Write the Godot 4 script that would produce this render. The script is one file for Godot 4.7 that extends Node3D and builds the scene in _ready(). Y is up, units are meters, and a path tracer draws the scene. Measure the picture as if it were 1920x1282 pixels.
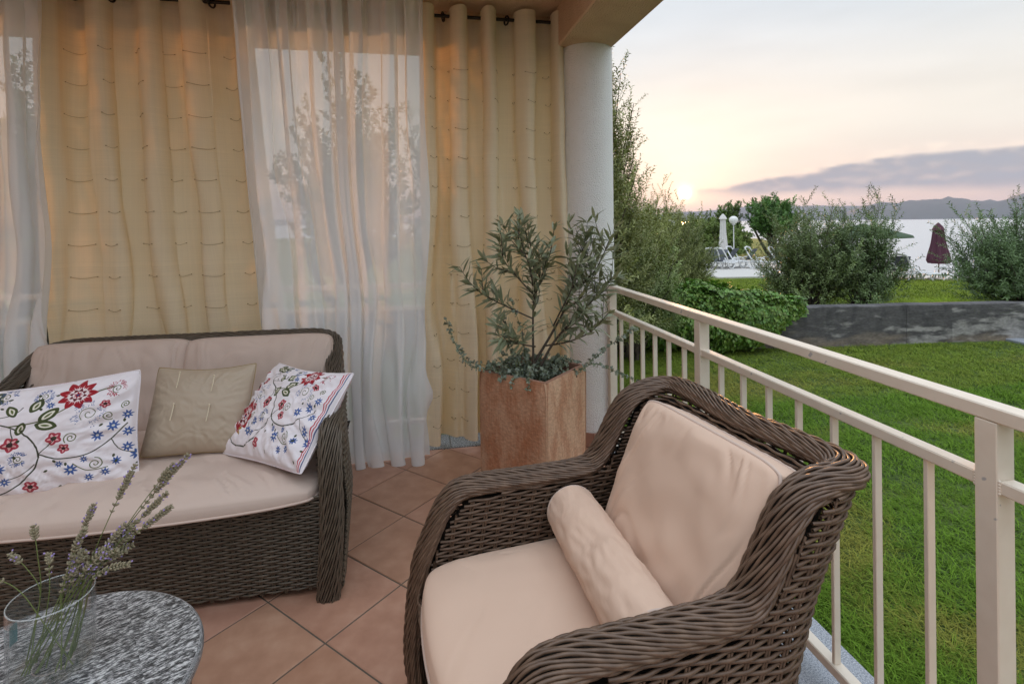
extends Node3D

# ---------------------------------------------------------------- mesh builder
class MB:
	var v := PackedVector3Array()
	var n := PackedVector3Array()
	var t := PackedVector2Array()
	var ix := PackedInt32Array()

	func vert(p: Vector3, nn: Vector3, uv := Vector2.ZERO) -> int:
		v.append(p)
		n.append(nn)
		t.append(uv)
		return v.size() - 1

	func tri(a: int, b: int, c: int) -> void:
		var cr := (v[b] - v[a]).cross(v[c] - v[a])
		ix.append(a)
		if cr.dot(n[a] + n[b] + n[c]) > 0.0:
			ix.append(c)
			ix.append(b)
		else:
			ix.append(b)
			ix.append(c)

	func quad(a: int, b: int, c: int, d: int) -> void:
		tri(a, b, c)
		tri(a, c, d)

	func flat(pts: PackedVector3Array, nn: Vector3) -> void:
		var f := v.size()
		for p in pts:
			vert(p, nn, Vector2(p.x + p.y * 0.3, p.z + p.y))
		for i in range(1, pts.size() - 1):
			tri(f, f + i, f + i + 1)

	func leaf(p: Vector3, dir: Vector3, up: Vector3, l: float, w: float, bend := 0.15) -> void:
		var side := dir.cross(up).normalized()
		var nn := side.cross(dir).normalized()
		if nn.dot(up) < 0.0:
			nn = -nn
		var m := p + dir * l * 0.45 + nn * l * bend * 0.5
		var a := vert(p, (nn - dir * 0.2).normalized())
		var b := vert(m + side * w * 0.5 + nn * w * 0.12, (nn + side * 0.35).normalized())
		var c := vert(m - side * w * 0.5 + nn * w * 0.12, (nn - side * 0.35).normalized())
		var d := vert(p + dir * l - nn * l * bend * 0.3, (nn + dir * 0.3).normalized())
		var e := vert(m, nn)
		tri(a, b, e)
		tri(a, e, c)
		tri(b, d, e)
		tri(e, d, c)

	func long_leaf(l: float, w: float, bend: float) -> void:
		var st := [[0.0, 0.0], [0.22, 0.75], [0.5, 1.0], [0.78, 0.7], [1.0, 0.0]]
		var row := []
		for q in st:
			var y: float = -bend * l * q[0] * q[0]
			var z: float = l * q[0]
			var hw: float = w * 0.5 * q[1]
			var nn := Vector3(0, 1, bend * 1.6 * q[0]).normalized()
			row.append([vert(Vector3(-hw, y + hw * 0.3, z), (nn + Vector3(0.3, 0, 0)).normalized()), vert(Vector3(0, y, z), nn), vert(Vector3(hw, y + hw * 0.3, z), (nn - Vector3(0.3, 0, 0)).normalized())])
		for i in 4:
			for k in 2:
				quad(row[i][k], row[i][k + 1], row[i + 1][k + 1], row[i + 1][k])

	func blade(p: Vector3, dir: Vector3, side: Vector3, l: float, w: float, curl: Vector3) -> void:
		var nn := side.cross(dir).normalized()
		if nn.y < 0.0:
			nn = -nn
		nn = (nn + Vector3(0, 0.8, 0)).normalized()
		var a := vert(p - side * w * 0.5, nn)
		var b := vert(p + side * w * 0.5, nn)
		var m := p + dir * l * 0.55 + curl * l * 0.2
		var c := vert(m - side * w * 0.4, nn)
		var d := vert(m + side * w * 0.4, nn)
		var e := vert(p + dir * l * 0.95 + curl * l * 0.7, nn)
		tri(a, b, d)
		tri(a, d, c)
		tri(c, d, e)

	# nu x nv points, row after row
	func grid(P: PackedVector3Array, nu: int, nv: int, wu := false, sgn := 1.0, us := Vector2.ONE, center := Vector3.INF) -> void:
		var f := v.size()
		var tot := 0.0
		var N := PackedVector3Array()
		N.resize(nu * nv)
		for j in nv:
			for i in nu:
				var il := (i - 1 + nu) % nu if wu else maxi(i - 1, 0)
				var ir := (i + 1) % nu if wu else mini(i + 1, nu - 1)
				var du := P[j * nu + ir] - P[j * nu + il]
				var dv := P[mini(j + 1, nv - 1) * nu + i] - P[maxi(j - 1, 0) * nu + i]
				var nn := du.cross(dv)
				nn = nn.normalized() if nn.length_squared() > 1e-20 else Vector3.UP
				N[j * nu + i] = nn
				if center != Vector3.INF:
					tot += nn.dot(P[j * nu + i] - center)
		if center != Vector3.INF:
			sgn = -1.0 if tot < 0.0 else 1.0
		for j in nv:
			for i in nu:
				vert(P[j * nu + i], N[j * nu + i] * sgn, Vector2(float(i) / (nu - 1) * us.x, float(j) / (nv - 1) * us.y))
		for j in nv - 1:
			for i in (nu if wu else nu - 1):
				var k := (i + 1) % nu
				quad(f + j * nu + i, f + j * nu + k, f + (j + 1) * nu + k, f + (j + 1) * nu + i)

	func tube(P: PackedVector3Array, r: float, k := 6, r2 := -1.0, caps := true) -> void:
		var m := P.size()
		if m < 2:
			return
		if r2 < 0.0:
			r2 = r
		var f := v.size()
		var up := Vector3.ZERO
		var len := 0.0
		for i in m:
			var d := (P[mini(i + 1, m - 1)] - P[maxi(i - 1, 0)]).normalized()
			if i == 0:
				up = d.cross(Vector3.RIGHT if absf(d.x) < 0.8 else Vector3.UP).normalized()
			else:
				up = (up - d * up.dot(d)).normalized()
				len += P[i].distance_to(P[i - 1])
			var sd := d.cross(up)
			var rr := lerpf(r, r2, float(i) / (m - 1))
			for j in k:
				var a := TAU * j / k
				var nn := up * cos(a) + sd * sin(a)
				vert(P[i] + nn * rr, nn, Vector2(float(j) / k, len))
		for i in m - 1:
			for j in k:
				var a := f + i * k + j
				var b := f + i * k + (j + 1) % k
				quad(a, b, b + k, a + k)
		if caps:
			for e in [[0, -1.0], [m - 1, 1.0]]:
				var i: int = e[0]
				var dd: Vector3 = (P[m - 1] - P[m - 2]).normalized() if i > 0 else (P[0] - P[1]).normalized()
				var rr := r if i == 0 else r2
				if rr < 0.0005:
					continue
				var c := vert(P[i] + dd * rr * 0.3, dd)
				for j in k:
					var q := v[f + i * k + j]
					var q2 := v[f + i * k + (j + 1) % k]
					tri(c, vert(q, dd), vert(q2, dd))

	func lathe(prof: Array, k := 24, at := Vector3.ZERO, pleat := 0, pa := 0.0) -> void:
		var P := PackedVector3Array()
		for q in prof:
			for j in k:
				var a := TAU * j / k
				var rr: float = q.x * (1.0 + (pa * cos(a * pleat) if pleat > 0 else 0.0))
				P.append(at + Vector3(cos(a) * rr, q.y, sin(a) * rr))
		var f := v.size()
		grid(P, k, prof.size(), true, 1.0, Vector2.ONE, at + Vector3(0, (prof[0].y + prof[-1].y) * 0.5, 0))

	func ball(c: Vector3, r: Vector3, nu := 10, nv := 7, basis := Basis()) -> void:
		var P := PackedVector3Array()
		for j in nv:
			var p := PI * (j + 0.02) / (nv - 1 + 0.04)
			for i in nu:
				var a := TAU * i / nu
				P.append(c + basis * (Vector3(sin(p) * cos(a), cos(p), sin(p) * sin(a)) * r))
		grid(P, nu, nv, true, 1.0, Vector2.ONE, c)

	func box(c: Vector3, s: Vector3, b := 0.003, bas := Basis()) -> void:
		var h := s * 0.5
		b = minf(b, minf(h.x, minf(h.y, h.z)) * 0.9)
		for ax in 3:
			var p := (ax + 1) % 3
			var q := (ax + 2) % 3
			for sg in [-1.0, 1.0]:
				var nn := Vector3.ZERO
				nn[ax] = sg
				var pts := PackedVector3Array()
				for k in [[-1, -1], [1, -1], [1, 1], [-1, 1]]:
					var w := Vector3.ZERO
					w[ax] = sg * h[ax]
					w[p] = k[0] * (h[p] - b)
					w[q] = k[1] * (h[q] - b)
					pts.append(c + bas * w)
				flat(pts, (bas * nn).normalized())
		for ax in 3:
			var p := (ax + 1) % 3
			var q := (ax + 2) % 3
			for sp in [-1.0, 1.0]:
				for sq in [-1.0, 1.0]:
					var nn := Vector3.ZERO
					nn[p] = sp
					nn[q] = sq
					var pts := PackedVector3Array()
					for k in [[-1, 0], [1, 0], [1, 1], [-1, 1]]:
						var w := Vector3.ZERO
						w[ax] = k[0] * (h[ax] - b)
						w[p] = sp * (h[p] - (b if k[1] == 0 else 0.0))
						w[q] = sq * (h[q] - (0.0 if k[1] == 0 else b))
						pts.append(c + bas * w)
					flat(pts, (bas * nn).normalized())
		for sx in [-1.0, 1.0]:
			for sy in [-1.0, 1.0]:
				for sz in [-1.0, 1.0]:
					var s3 := Vector3(sx, sy, sz)
					var pts := PackedVector3Array()
					for ax in 3:
						var w := s3 * (h - Vector3.ONE * b)
						w[ax] = s3[ax] * h[ax]
						pts.append(c + bas * w)
					flat(pts, (bas * s3).normalized())

	# convex polygon in xz, extruded from y0 to y1 with a chamfered upper edge
	func slab(poly: PackedVector2Array, y0: float, y1: float, b := 0.003) -> void:
		var c := Vector2.ZERO
		for p in poly:
			c += p
		c /= poly.size()
		var top := PackedVector3Array()
		var m := poly.size()
		var ins := PackedVector2Array()
		for i in m:
			var d := (c - poly[i]).normalized() * b * 1.4
			ins.append(poly[i] + d)
			top.append(Vector3(poly[i].x + d.x, y1, poly[i].y + d.y))
		flat(top, Vector3.UP)
		for i in m:
			var j := (i + 1) % m
			var e := poly[j] - poly[i]
			var on := Vector3(e.y, 0, -e.x).normalized()
			if on.dot(Vector3(poly[i].x - c.x, 0, poly[i].y - c.y)) < 0.0:
				on = -on
			var a0 := Vector3(poly[i].x, y1 - b, poly[i].y)
			var a1 := Vector3(poly[j].x, y1 - b, poly[j].y)
			flat(PackedVector3Array([a0, a1, top[j], top[i]]), (on + Vector3.UP).normalized())
			flat(PackedVector3Array([a0, a1, Vector3(a1.x, y0, a1.z), Vector3(a0.x, y0, a0.z)]), on)

	func mesh() -> ArrayMesh:
		var a := []
		a.resize(Mesh.ARRAY_MAX)
		a[Mesh.ARRAY_VERTEX] = v
		a[Mesh.ARRAY_NORMAL] = n
		a[Mesh.ARRAY_TEX_UV] = t
		a[Mesh.ARRAY_INDEX] = ix
		var m := ArrayMesh.new()
		m.add_surface_from_arrays(Mesh.PRIMITIVE_TRIANGLES, a)
		return m

# ---------------------------------------------------------------- scene helpers
var M := {}
var used := {}
var rng := RandomNumberGenerator.new()

func numbered(parent: Node, called: String) -> String:
	var key := str(parent.get_instance_id()) + called
	var k: int = used.get(key, 0)
	used[key] = k + 1
	return called if k == 0 else "%s_%03d" % [called, k]

func thing(called: String, label: String, category: String, at := Vector3.ZERO, turn := 0.0, group := "") -> Node3D:
	var o := Node3D.new()
	o.name = numbered(self, called)
	add_child(o, true)
	o.position = at
	o.rotation.y = turn
	tag(o, label, category, group)
	return o

func tag(o: Node, label: String, category: String, group := "") -> void:
	o.set_meta("label", label)
	o.set_meta("category", category)
	if group != "":
		o.set_meta("group", group)

func part(called: String, mb, m: Material, parent: Node = self, label := "") -> MeshInstance3D:
	var o := MeshInstance3D.new()
	o.name = numbered(parent, called)
	o.mesh = mb.mesh() if mb is MB else mb
	o.material_override = m
	parent.add_child(o, true)
	if label != "":
		o.set_meta("label", label)
	return o

func struct(called: String, mb, m: Material) -> MeshInstance3D:
	var o := part(called, mb, m)
	o.set_meta("kind", "structure")
	return o

func many(called: String, mesh: Mesh, m: Material, parent: Node, xf: Array, cols: Array = []) -> MultiMeshInstance3D:
	var mm := MultiMesh.new()
	mm.transform_format = MultiMesh.TRANSFORM_3D
	mm.use_colors = cols.size() > 0
	mm.mesh = mesh
	mm.instance_count = xf.size()
	for i in xf.size():
		mm.set_instance_transform(i, xf[i])
		if cols.size() > 0:
			mm.set_instance_color(i, cols[i])
	var o := MultiMeshInstance3D.new()
	o.name = numbered(parent, called)
	o.multimesh = mm
	o.material_override = m
	parent.add_child(o, true)
	o.set_meta("kind", "stuff")
	return o

func copy(o: Node3D) -> Node3D:
	var c: Node3D = o.duplicate()
	c.name = numbered(self, str(o.name))
	add_child(c, true)
	return c

func lin(r: float, g: float, b: float) -> Color:
	return Color(r, g, b).linear_to_srgb()

func ntex(seedn: int, freq: float, stops: Array, size := 512, oct := 4, kind := FastNoiseLite.TYPE_SIMPLEX_SMOOTH) -> ImageTexture:
	var fn := FastNoiseLite.new()
	fn.seed = seedn
	fn.frequency = freq
	fn.noise_type = kind
	fn.fractal_octaves = oct
	var im := fn.get_seamless_image(size, size)
	im.convert(Image.FORMAT_L8)
	var src := im.get_data()
	var lut := PackedByteArray()
	for i in 256:
		var x := i / 255.0
		var c: Color = stops[0][1]
		for k in stops.size() - 1:
			if x >= stops[k][0]:
				c = (stops[k][1] as Color).lerp(stops[k + 1][1], clampf((x - stops[k][0]) / maxf(stops[k + 1][0] - stops[k][0], 1e-4), 0, 1))
		lut.append(int(clampf(c.r, 0, 1) * 255))
		lut.append(int(clampf(c.g, 0, 1) * 255))
		lut.append(int(clampf(c.b, 0, 1) * 255))
	var out := PackedByteArray()
	out.resize(src.size() * 3)
	for i in src.size():
		var b := src[i] * 3
		out[i * 3] = lut[b]
		out[i * 3 + 1] = lut[b + 1]
		out[i * 3 + 2] = lut[b + 2]
	return ImageTexture.create_from_image(Image.create_from_data(size, size, false, Image.FORMAT_RGB8, out))

func gray(a := 0.0, b := 1.0) -> Array:
	return [[0.0, Color(a, a, a)], [1.0, Color(b, b, b)]]

func mat(c: Color, rough := 0.8, o := {}) -> StandardMaterial3D:
	var m := StandardMaterial3D.new()
	m.albedo_color = c
	m.roughness = rough
	if o.has("spec"):
		m.metallic_specular = o.spec
	if o.has("metal"):
		m.metallic = o.metal
	if o.has("tex"):
		m.albedo_texture = o.tex
	if o.has("tri"):
		m.uv1_triplanar = true
		m.uv1_world_triplanar = o.get("world", true)
		m.uv1_scale = o.tri if o.tri is Vector3 else Vector3.ONE * o.tri
	elif o.has("uv"):
		m.uv1_scale = o.uv
	if o.has("bump"):
		m.heightmap_enabled = true
		m.heightmap_texture = o.bump
		m.heightmap_scale = o.get("bs", 0.2)
	if o.has("back"):
		m.backlight_enabled = true
		m.backlight = o.back
	if o.has("alpha"):
		m.transparency = BaseMaterial3D.TRANSPARENCY_ALPHA
		m.albedo_color.a = o.alpha
	if o.has("rim"):
		m.rim_enabled = true
		m.rim = o.rim
		m.rim_tint = 0.5
	if o.has("vc"):
		m.vertex_color_use_as_albedo = true
	return m

func lerp_table(tb: Array, x: float) -> float:
	if x <= tb[0][0]:
		return tb[0][1]
	for i in tb.size() - 1:
		if x < tb[i + 1][0]:
			var f: float = (x - tb[i][0]) / (tb[i + 1][0] - tb[i][0])
			return lerpf(tb[i][1], tb[i + 1][1], f)
	return tb[-1][1]

func spline(pts: Array, step := 0.012) -> PackedVector3Array:
	var out := PackedVector3Array()
	for i in pts.size() - 1:
		var a: Vector3 = pts[maxi(i - 1, 0)]
		var b: Vector3 = pts[i]
		var c: Vector3 = pts[i + 1]
		var d: Vector3 = pts[mini(i + 2, pts.size() - 1)]
		var m := maxi(2, int(ceil(b.distance_to(c) / step)))
		for k in m:
			out.append(b.cubic_interpolate(c, a, d, float(k) / m))
	out.append(pts[-1])
	return out

func rv() -> Vector3:
	return Vector3(rng.randfn(), rng.randfn(), rng.randfn()).normalized()

func fnl(seedn: int, freq: float, oct := 3) -> FastNoiseLite:
	var f := FastNoiseLite.new()
	f.seed = seedn
	f.frequency = freq
	f.fractal_octaves = oct
	f.noise_type = FastNoiseLite.TYPE_SIMPLEX_SMOOTH
	return f

# ---------------------------------------------------------------- camera, sky, sun
const SUN := Vector3(0.5046, 0.0536, -0.924)

func setup_view() -> void:
	var cam := Camera3D.new()
	cam.name = "camera"
	add_child(cam)
	var near := 0.05
	cam.set_frustum(near * 1282.0 / 985.0, Vector2(0, -near * 223.0 / 985.0), near, 20000.0)
	cam.position = Vector3(0, 1.36, 0)
	cam.basis = Basis(Vector3.UP, deg_to_rad(-10.4)) * Basis(Vector3.BACK, -0.010)
	cam.current = true
	var env := Environment.new()
	env.background_mode = Environment.BG_SKY
	var sky := Sky.new()
	var pm := PanoramaSkyMaterial.new()
	pm.panorama = sky_image()
	sky.sky_material = pm
	env.sky = sky
	env.background_energy_multiplier = 1.0
	env.tonemap_mode = Environment.TONE_MAPPER_LINEAR
	env.tonemap_exposure = 1.56
	env.sdfgi_enabled = true
	env.ssao_enabled = true
	env.ssil_enabled = true
	env.fog_enabled = true
	env.fog_density = 0.00007
	env.fog_light_color = Color(0.83, 0.87, 0.97)
	var we := WorldEnvironment.new()
	we.name = "environment"
	we.environment = env
	add_child(we)
	var sun := DirectionalLight3D.new()
	sun.name = "sun"
	sun.light_color = Color(1.0, 0.70, 0.44)
	sun.light_energy = 0.9
	sun.light_angular_distance = 0.6
	sun.shadow_enabled = true
	add_child(sun)
	sun.look_at_from_position(SUN * 50.0, Vector3.ZERO)

func sky_image() -> ImageTexture:
	var W := 2048
	var H := 1024
	var img := Image.create(W, H, false, Image.FORMAT_RGBF)
	var f1 := fnl(3, 1.0, 5)
	var f2 := fnl(9, 1.0, 4)
	var sunaz := atan2(SUN.x, -SUN.z)
	var sd := SUN.normalized()
	for j in H:
		var el := (0.5 - (j + 0.5) / H) * PI
		var dg := rad_to_deg(el)
		if dg < -3.0:
			continue
		var ce := cos(el)
		for i in W:
			var az := wrapf((i + 0.5) / W * TAU, -PI, PI)
			var d := Vector3(sin(az) * ce, sin(el), -cos(az) * ce)
			var ca := d.dot(sd)
			var ang := rad_to_deg(acos(clampf(ca, -1, 1)))
			# clear air: warm low band round the sun, pale grey blue higher up
			var toward := 0.5 + 0.5 * cos(az - sunaz)
			var hi := Color(0.62, 0.71, 0.78)
			var mid := Color(0.85, 0.82, 0.74).lerp(Color(0.74, 0.74, 0.76), 1.0 - toward)
			var low := Color(0.90, 0.66, 0.55).lerp(Color(0.66, 0.62, 0.70), clampf(1.25 - toward * 1.25, 0, 1))
			var e := maxf(dg, 0.0)
			var c := low.lerp(mid, smoothstep(0.5, 9.0, e)).lerp(hi, smoothstep(8.0, 22.0, e))
			c = c.lerp(Color(0.72, 0.78, 0.86) * 2.4, smoothstep(20.0, 80.0, e))  # overhead sky raised far above the low sky, added to light the terrace
			var g := exp(-ang / 7.0)
			c += Color(0.50, 0.30, 0.12) * g + Color(0.5, 0.25, 0.08) * exp(-ang / 2.2)
			c += Color(0.20, 0.10, 0.05) * exp(-ang / 20.0)
			# thin veil
			var veil := f2.get_noise_3d(d.x * 3.0, d.y * 16.0, d.z * 3.0)
			c *= 1.0 + 0.07 * veil
			# the bank of grey cloud above the far shore
			var rel := rad_to_deg(az - sunaz)
			if dg < 14.0:
				var nz := f1.get_noise_3d(d.x * 7.0, d.y * 40.0, d.z * 7.0)
				var n2 := f1.get_noise_3d(d.x * 22.0 + 5.0, d.y * 60.0, d.z * 22.0)
				var topl := 1.2 + 2.5 * smoothstep(0.0, 20.0, rel) + 0.7 * smoothstep(20.0, 50.0, rel) + nz * 0.9 + n2 * 0.35
				var botl := 2.75 + 0.5 * nz - 0.5 * smoothstep(10, 40, rel)
				var a := smoothstep(botl - 0.8, botl + 0.6, dg) * (1.0 - smoothstep(topl + 1.6, topl + 2.2, dg))
				a *= smoothstep(-3.0, 7.0, rel) * (1.0 - smoothstep(70.0, 100.0, rel))
				a *= clampf(0.95 + 0.45 * n2 + 0.2 * nz, 0.0, 1.0)
				var cc := Color(0.31, 0.36, 0.43).lerp(Color(0.46, 0.38, 0.40), exp(-rel / 16.0) * 0.7)
				c = c.lerp(cc, a * 0.9)
				var rim := exp(-pow((dg - topl - 2.1) / 0.35, 2.0)) * smoothstep(2.0, 10.0, rel) * (1.0 - smoothstep(70.0, 100.0, rel))
				c += Color(0.10, 0.07, 0.04) * rim * clampf(0.5 + n2 * 2.0, 0, 1)
			if ang < 1.6:
				c = c.lerp(Color(4.5, 3.6, 2.4), 1.0 - smoothstep(0.35, 0.75, ang))
				c += Color(0.5, 0.35, 0.2) * (1.0 - smoothstep(0.5, 1.6, ang))
			img.set_pixel(i, j, c * 0.70)
	return ImageTexture.create_from_image(img)

# ---------------------------------------------------------------- materials
func make_materials() -> void:
	var fine := ntex(11, 0.05, gray(), 512, 4)
	var grain := ntex(12, 0.16, gray(), 512, 3)
	M.fine = fine
	M.grain = grain
	for k in 4:
		var d: float = [0.0, 0.035, -0.03, 0.015][k]
		var r: float = [0.0, -0.01, 0.012, 0.02][k]
		M["tile%d" % k] = mat(Color.WHITE, 0.5, {"tex": ntex(20 + k, 0.012, [[0.0, lin(0.415 + d, 0.215 + d * 0.7 + r * 0.5, 0.142 + d * 0.6)], [0.5, lin(0.475 + d, 0.255 + d * 0.7 + r * 0.5, 0.172 + d * 0.6)], [1.0, lin(0.54 + d, 0.31 + d * 0.8 + r * 0.5, 0.215 + d * 0.7)]], 512, 5), "tri": 1.4, "bump": fine, "bs": 0.05})
	M.grout = mat(lin(0.13, 0.105, 0.08), 0.95)
	M.slab = mat(lin(0.4, 0.36, 0.3), 0.9)
	M.granite_dark = mat(Color.WHITE, 0.35, {"tex": ntex(31, 0.11, [[0.0, lin(0.02, 0.022, 0.025)], [0.42, lin(0.07, 0.075, 0.08)], [0.55, lin(0.2, 0.21, 0.22)], [0.72, lin(0.5, 0.52, 0.53)], [1.0, lin(0.75, 0.76, 0.75)]], 512, 3), "tri": 2.2})
	M.granite_pale = mat(Color.WHITE, 0.45, {"tex": ntex(32, 0.13, [[0.0, lin(0.07, 0.08, 0.1)], [0.4, lin(0.25, 0.28, 0.33)], [0.6, lin(0.4, 0.43, 0.48)], [1.0, lin(0.62, 0.65, 0.68)]], 512, 3), "tri": 2.5})
	M.table_stone = mat(Color.WHITE, 0.25, {"tex": gneiss_tex(), "uv": Vector3(1.5, 1.5, 1)})
	M.table_edge = mat(Color.WHITE, 0.3, {"tex": M.table_stone.albedo_texture, "uv": Vector3(6, 0.25, 1)})
	M.plaster = mat(lin(0.87, 0.86, 0.85), 0.9, {"bump": ntex(41, 0.09, gray(), 512, 4), "bs": 0.6, "tri": 2.2})
	M.ceiling = mat(Color.WHITE, 0.92, {"tex": ntex(42, 0.006, [[0.0, lin(0.64, 0.43, 0.285)], [1.0, lin(0.75, 0.53, 0.37)]], 256, 4), "bump": ntex(43, 0.08, gray(), 512, 4), "bs": 0.8, "tri": 2.0})
	M.paint = mat(Color.WHITE, 0.42, {"tex": ntex(44, 0.02, [[0.0, lin(0.76, 0.67, 0.56)], [0.82, lin(0.80, 0.72, 0.61)], [0.885, lin(0.79, 0.71, 0.60)], [0.90, lin(0.45, 0.44, 0.43)], [1.0, lin(0.50, 0.49, 0.48)]], 512, 4), "tri": 1.3})
	M.skirting = mat(lin(0.38, 0.2, 0.14), 0.55, {"bump": fine, "bs": 0.05, "tri": 2.0})
	M.bronze = mat(lin(0.035, 0.028, 0.024), 0.4, {"metal": 0.7})
	M.wicker = mat(Color.WHITE, 0.42, {"tex": ntex(51, 0.03, [[0.0, lin(0.075, 0.044, 0.028)], [0.5, lin(0.125, 0.076, 0.049)], [1.0, lin(0.21, 0.135, 0.09)]], 256, 3), "tri": 3.0, "world": false})
	M.wicker_sofa = mat(Color.WHITE, 0.45, {"tex": ntex(52, 0.03, [[0.0, lin(0.075, 0.058, 0.04)], [0.5, lin(0.115, 0.09, 0.065)], [1.0, lin(0.17, 0.138, 0.102)]], 256, 3), "tri": 3.0, "world": false})
	M.core = mat(lin(0.012, 0.009, 0.007), 0.9)  # near-black colour standing in for the shade in the wicker gaps
	var weave := weave_tex()
	M.weave = weave
	M.cushion = mat(lin(0.68, 0.485, 0.37), 0.85, {"bump": grain, "bs": 0.05, "tri": 9.0, "rim": 0.25})
	M.cushion_sofa = mat(lin(0.64, 0.505, 0.43), 0.85, {"bump": grain, "bs": 0.05, "tri": 9.0, "rim": 0.25})
	M.piping = mat(lin(0.60, 0.47, 0.40), 0.85)
	M.beige = mat(lin(0.46, 0.37, 0.275), 0.5, {"bump": grain, "bs": 0.03, "tri": 9.0, "rim": 0.3})
	M.ochre = mat(Color.WHITE, 0.75, {"tex": curtain_tex(), "back": Color(0.62, 0.54, 0.37), "uv": Vector3(1, 1, 1)})
	M.sheer = mat(lin(0.92, 0.92, 0.93), 0.9, {"alpha": 0.82, "back": Color(0.56, 0.57, 0.56)})
	M.thread = mat(lin(0.36, 0.26, 0.14), 0.8)
	M.thread_pale = mat(lin(0.7, 0.62, 0.45), 0.7)
	M.terracotta = mat(Color.WHITE, 0.85, {"tex": pot_tex(0), "bump": fine, "bs": 0.25})  # same clay, painted darker for the faces in shade
	M.terracotta_bloom_lit = mat(Color.WHITE, 0.88, {"tex": pot_tex(1), "bump": fine, "bs": 0.25})  # same clay and bloom, painted paler for the faces in light
	M.soil = mat(lin(0.05, 0.035, 0.025), 1.0, {"bump": grain, "bs": 1.5, "tri": 3.0})
	M.glass = mat(Color(0.25, 0.36, 0.34), 0.01, {"alpha": 0.06})
	M.stem = mat(lin(0.14, 0.17, 0.05), 0.7, {"back": Color(0.2, 0.3, 0.1)})
	M.bud = mat(lin(0.30, 0.265, 0.175), 0.9)
	M.flower = mat(lin(0.36, 0.27, 0.55), 0.8)
	M.bark = mat(Color.WHITE, 0.95, {"tex": ntex(61, 0.04, [[0.0, lin(0.05, 0.04, 0.03)], [1.0, lin(0.16, 0.13, 0.10)]], 256, 4), "tri": 4.0})
	M.leafA = mat(lin(0.22, 0.26, 0.115), 0.5, {"back": Color(0.35, 0.42, 0.14), "vc": true})
	M.leafB = mat(lin(0.12, 0.185, 0.055), 0.55, {"back": Color(0.30, 0.40, 0.10), "vc": true})
	M.ivy = mat(lin(0.12, 0.24, 0.04), 0.45, {"back": Color(0.30, 0.45, 0.08), "vc": true})
	M.oleander = mat(lin(0.215, 0.245, 0.15), 0.45, {"back": Color(0.25, 0.3, 0.12)})
	M.oleander2 = mat(lin(0.31, 0.325, 0.215), 0.45, {"back": Color(0.25, 0.3, 0.12)})
	M.trailing = mat(lin(0.24, 0.28, 0.22), 0.7, {"back": Color(0.25, 0.3, 0.18), "vc": true})
	M.grass = mat(lin(0.148, 0.262, 0.031), 0.55, {"back": Color(0.35, 0.5, 0.08), "vc": true, "spec": 0.15})
	M.lawn = mat(Color.WHITE, 1.0, {"tex": ntex(62, 0.01, [[0.0, lin(0.035, 0.06, 0.012)], [0.5, lin(0.06, 0.105, 0.018)], [1.0, lin(0.10, 0.13, 0.035)]], 512, 6), "tri": 0.25, "bump": grain, "bs": 4.0})
	M.meadow = mat(Color.WHITE, 1.0, {"tex": ntex(63, 0.01, [[0.0, lin(0.06, 0.10, 0.02)], [0.5, lin(0.11, 0.16, 0.03)], [1.0, lin(0.17, 0.18, 0.06)]], 512, 6), "tri": 0.12, "bump": grain, "bs": 6.0})
	M.concrete_pale = mat(lin(0.55, 0.53, 0.50), 0.9, {"bump": fine, "bs": 0.3, "tri": 1.0})
	M.plastic = mat(lin(0.78, 0.79, 0.8), 0.4)
	M.mesh_cloth = mat(lin(0.10, 0.11, 0.13), 0.8)
	M.parasol_white = mat(lin(0.78, 0.76, 0.74), 0.9, {"back": Color(0.5, 0.5, 0.5)})
	M.parasol_plum = mat(lin(0.11, 0.04, 0.065), 0.9, {"back": Color(0.2, 0.08, 0.1)})
	M.parasol_green = mat(lin(0.05, 0.085, 0.045), 0.9, {"back": Color(0.15, 0.2, 0.1)})
	M.steel = mat(lin(0.4, 0.4, 0.4), 0.4, {"metal": 0.6})
	M.globe = mat(lin(0.8, 0.8, 0.78), 0.25)
	M.sea = mat(lin(0.62, 0.64, 0.68), 0.3, {"metal": 0.8, "bump": ntex(64, 0.03, gray(), 512, 5), "bs": 9.0, "tri": 0.08})
	M.hill = mat(lin(0.06, 0.075, 0.06), 1.0)
	M.white_cloth = mat(Color.WHITE, 0.85, {"tex": floral_tex(), "rim": 0.2})

func gneiss_tex() -> ImageTexture:
	var s := 640
	var im := Image.create(s, s, false, Image.FORMAT_RGB8)
	var f := fnl(33, 1.0, 3)
	var g := fnl(34, 1.0, 2)
	for y in s:
		for x in s:
			var wv := 10.0 * g.get_noise_2d(x * 0.006, y * 0.006)
			var a := f.get_noise_2d(x * 0.018, (y + wv) * 0.075)
			var b := g.get_noise_2d(x * 0.07 + 40.0, (y + wv) * 0.20)
			var c := g.get_noise_2d(x * 0.30, y * 0.42 + 90.0)
			var k := a * 0.75 + b * 0.75 + c * 0.35
			var col := Color(0.045, 0.048, 0.052).lerp(Color(0.20, 0.205, 0.21), smoothstep(-0.45, 0.05, k)).lerp(Color(0.60, 0.605, 0.61), smoothstep(0.08, 0.5, k))
			im.set_pixel(x, y, col.linear_to_srgb())
	return ImageTexture.create_from_image(im)

func weave_tex() -> ImageTexture:
	var s := 256
	var im := Image.create(s, s, false, Image.FORMAT_L8)
	for y in s:
		for x in s:
			var a := sin(x * TAU / 4.0) * 0.5 + 0.5
			var b := sin(y * TAU / 4.0) * 0.5 + 0.5
			var k := a if ((x / 4 + y / 4) % 2 == 0) else b
			im.set_pixel(x, y, Color(k, k, k))
	return ImageTexture.create_from_image(im)

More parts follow.
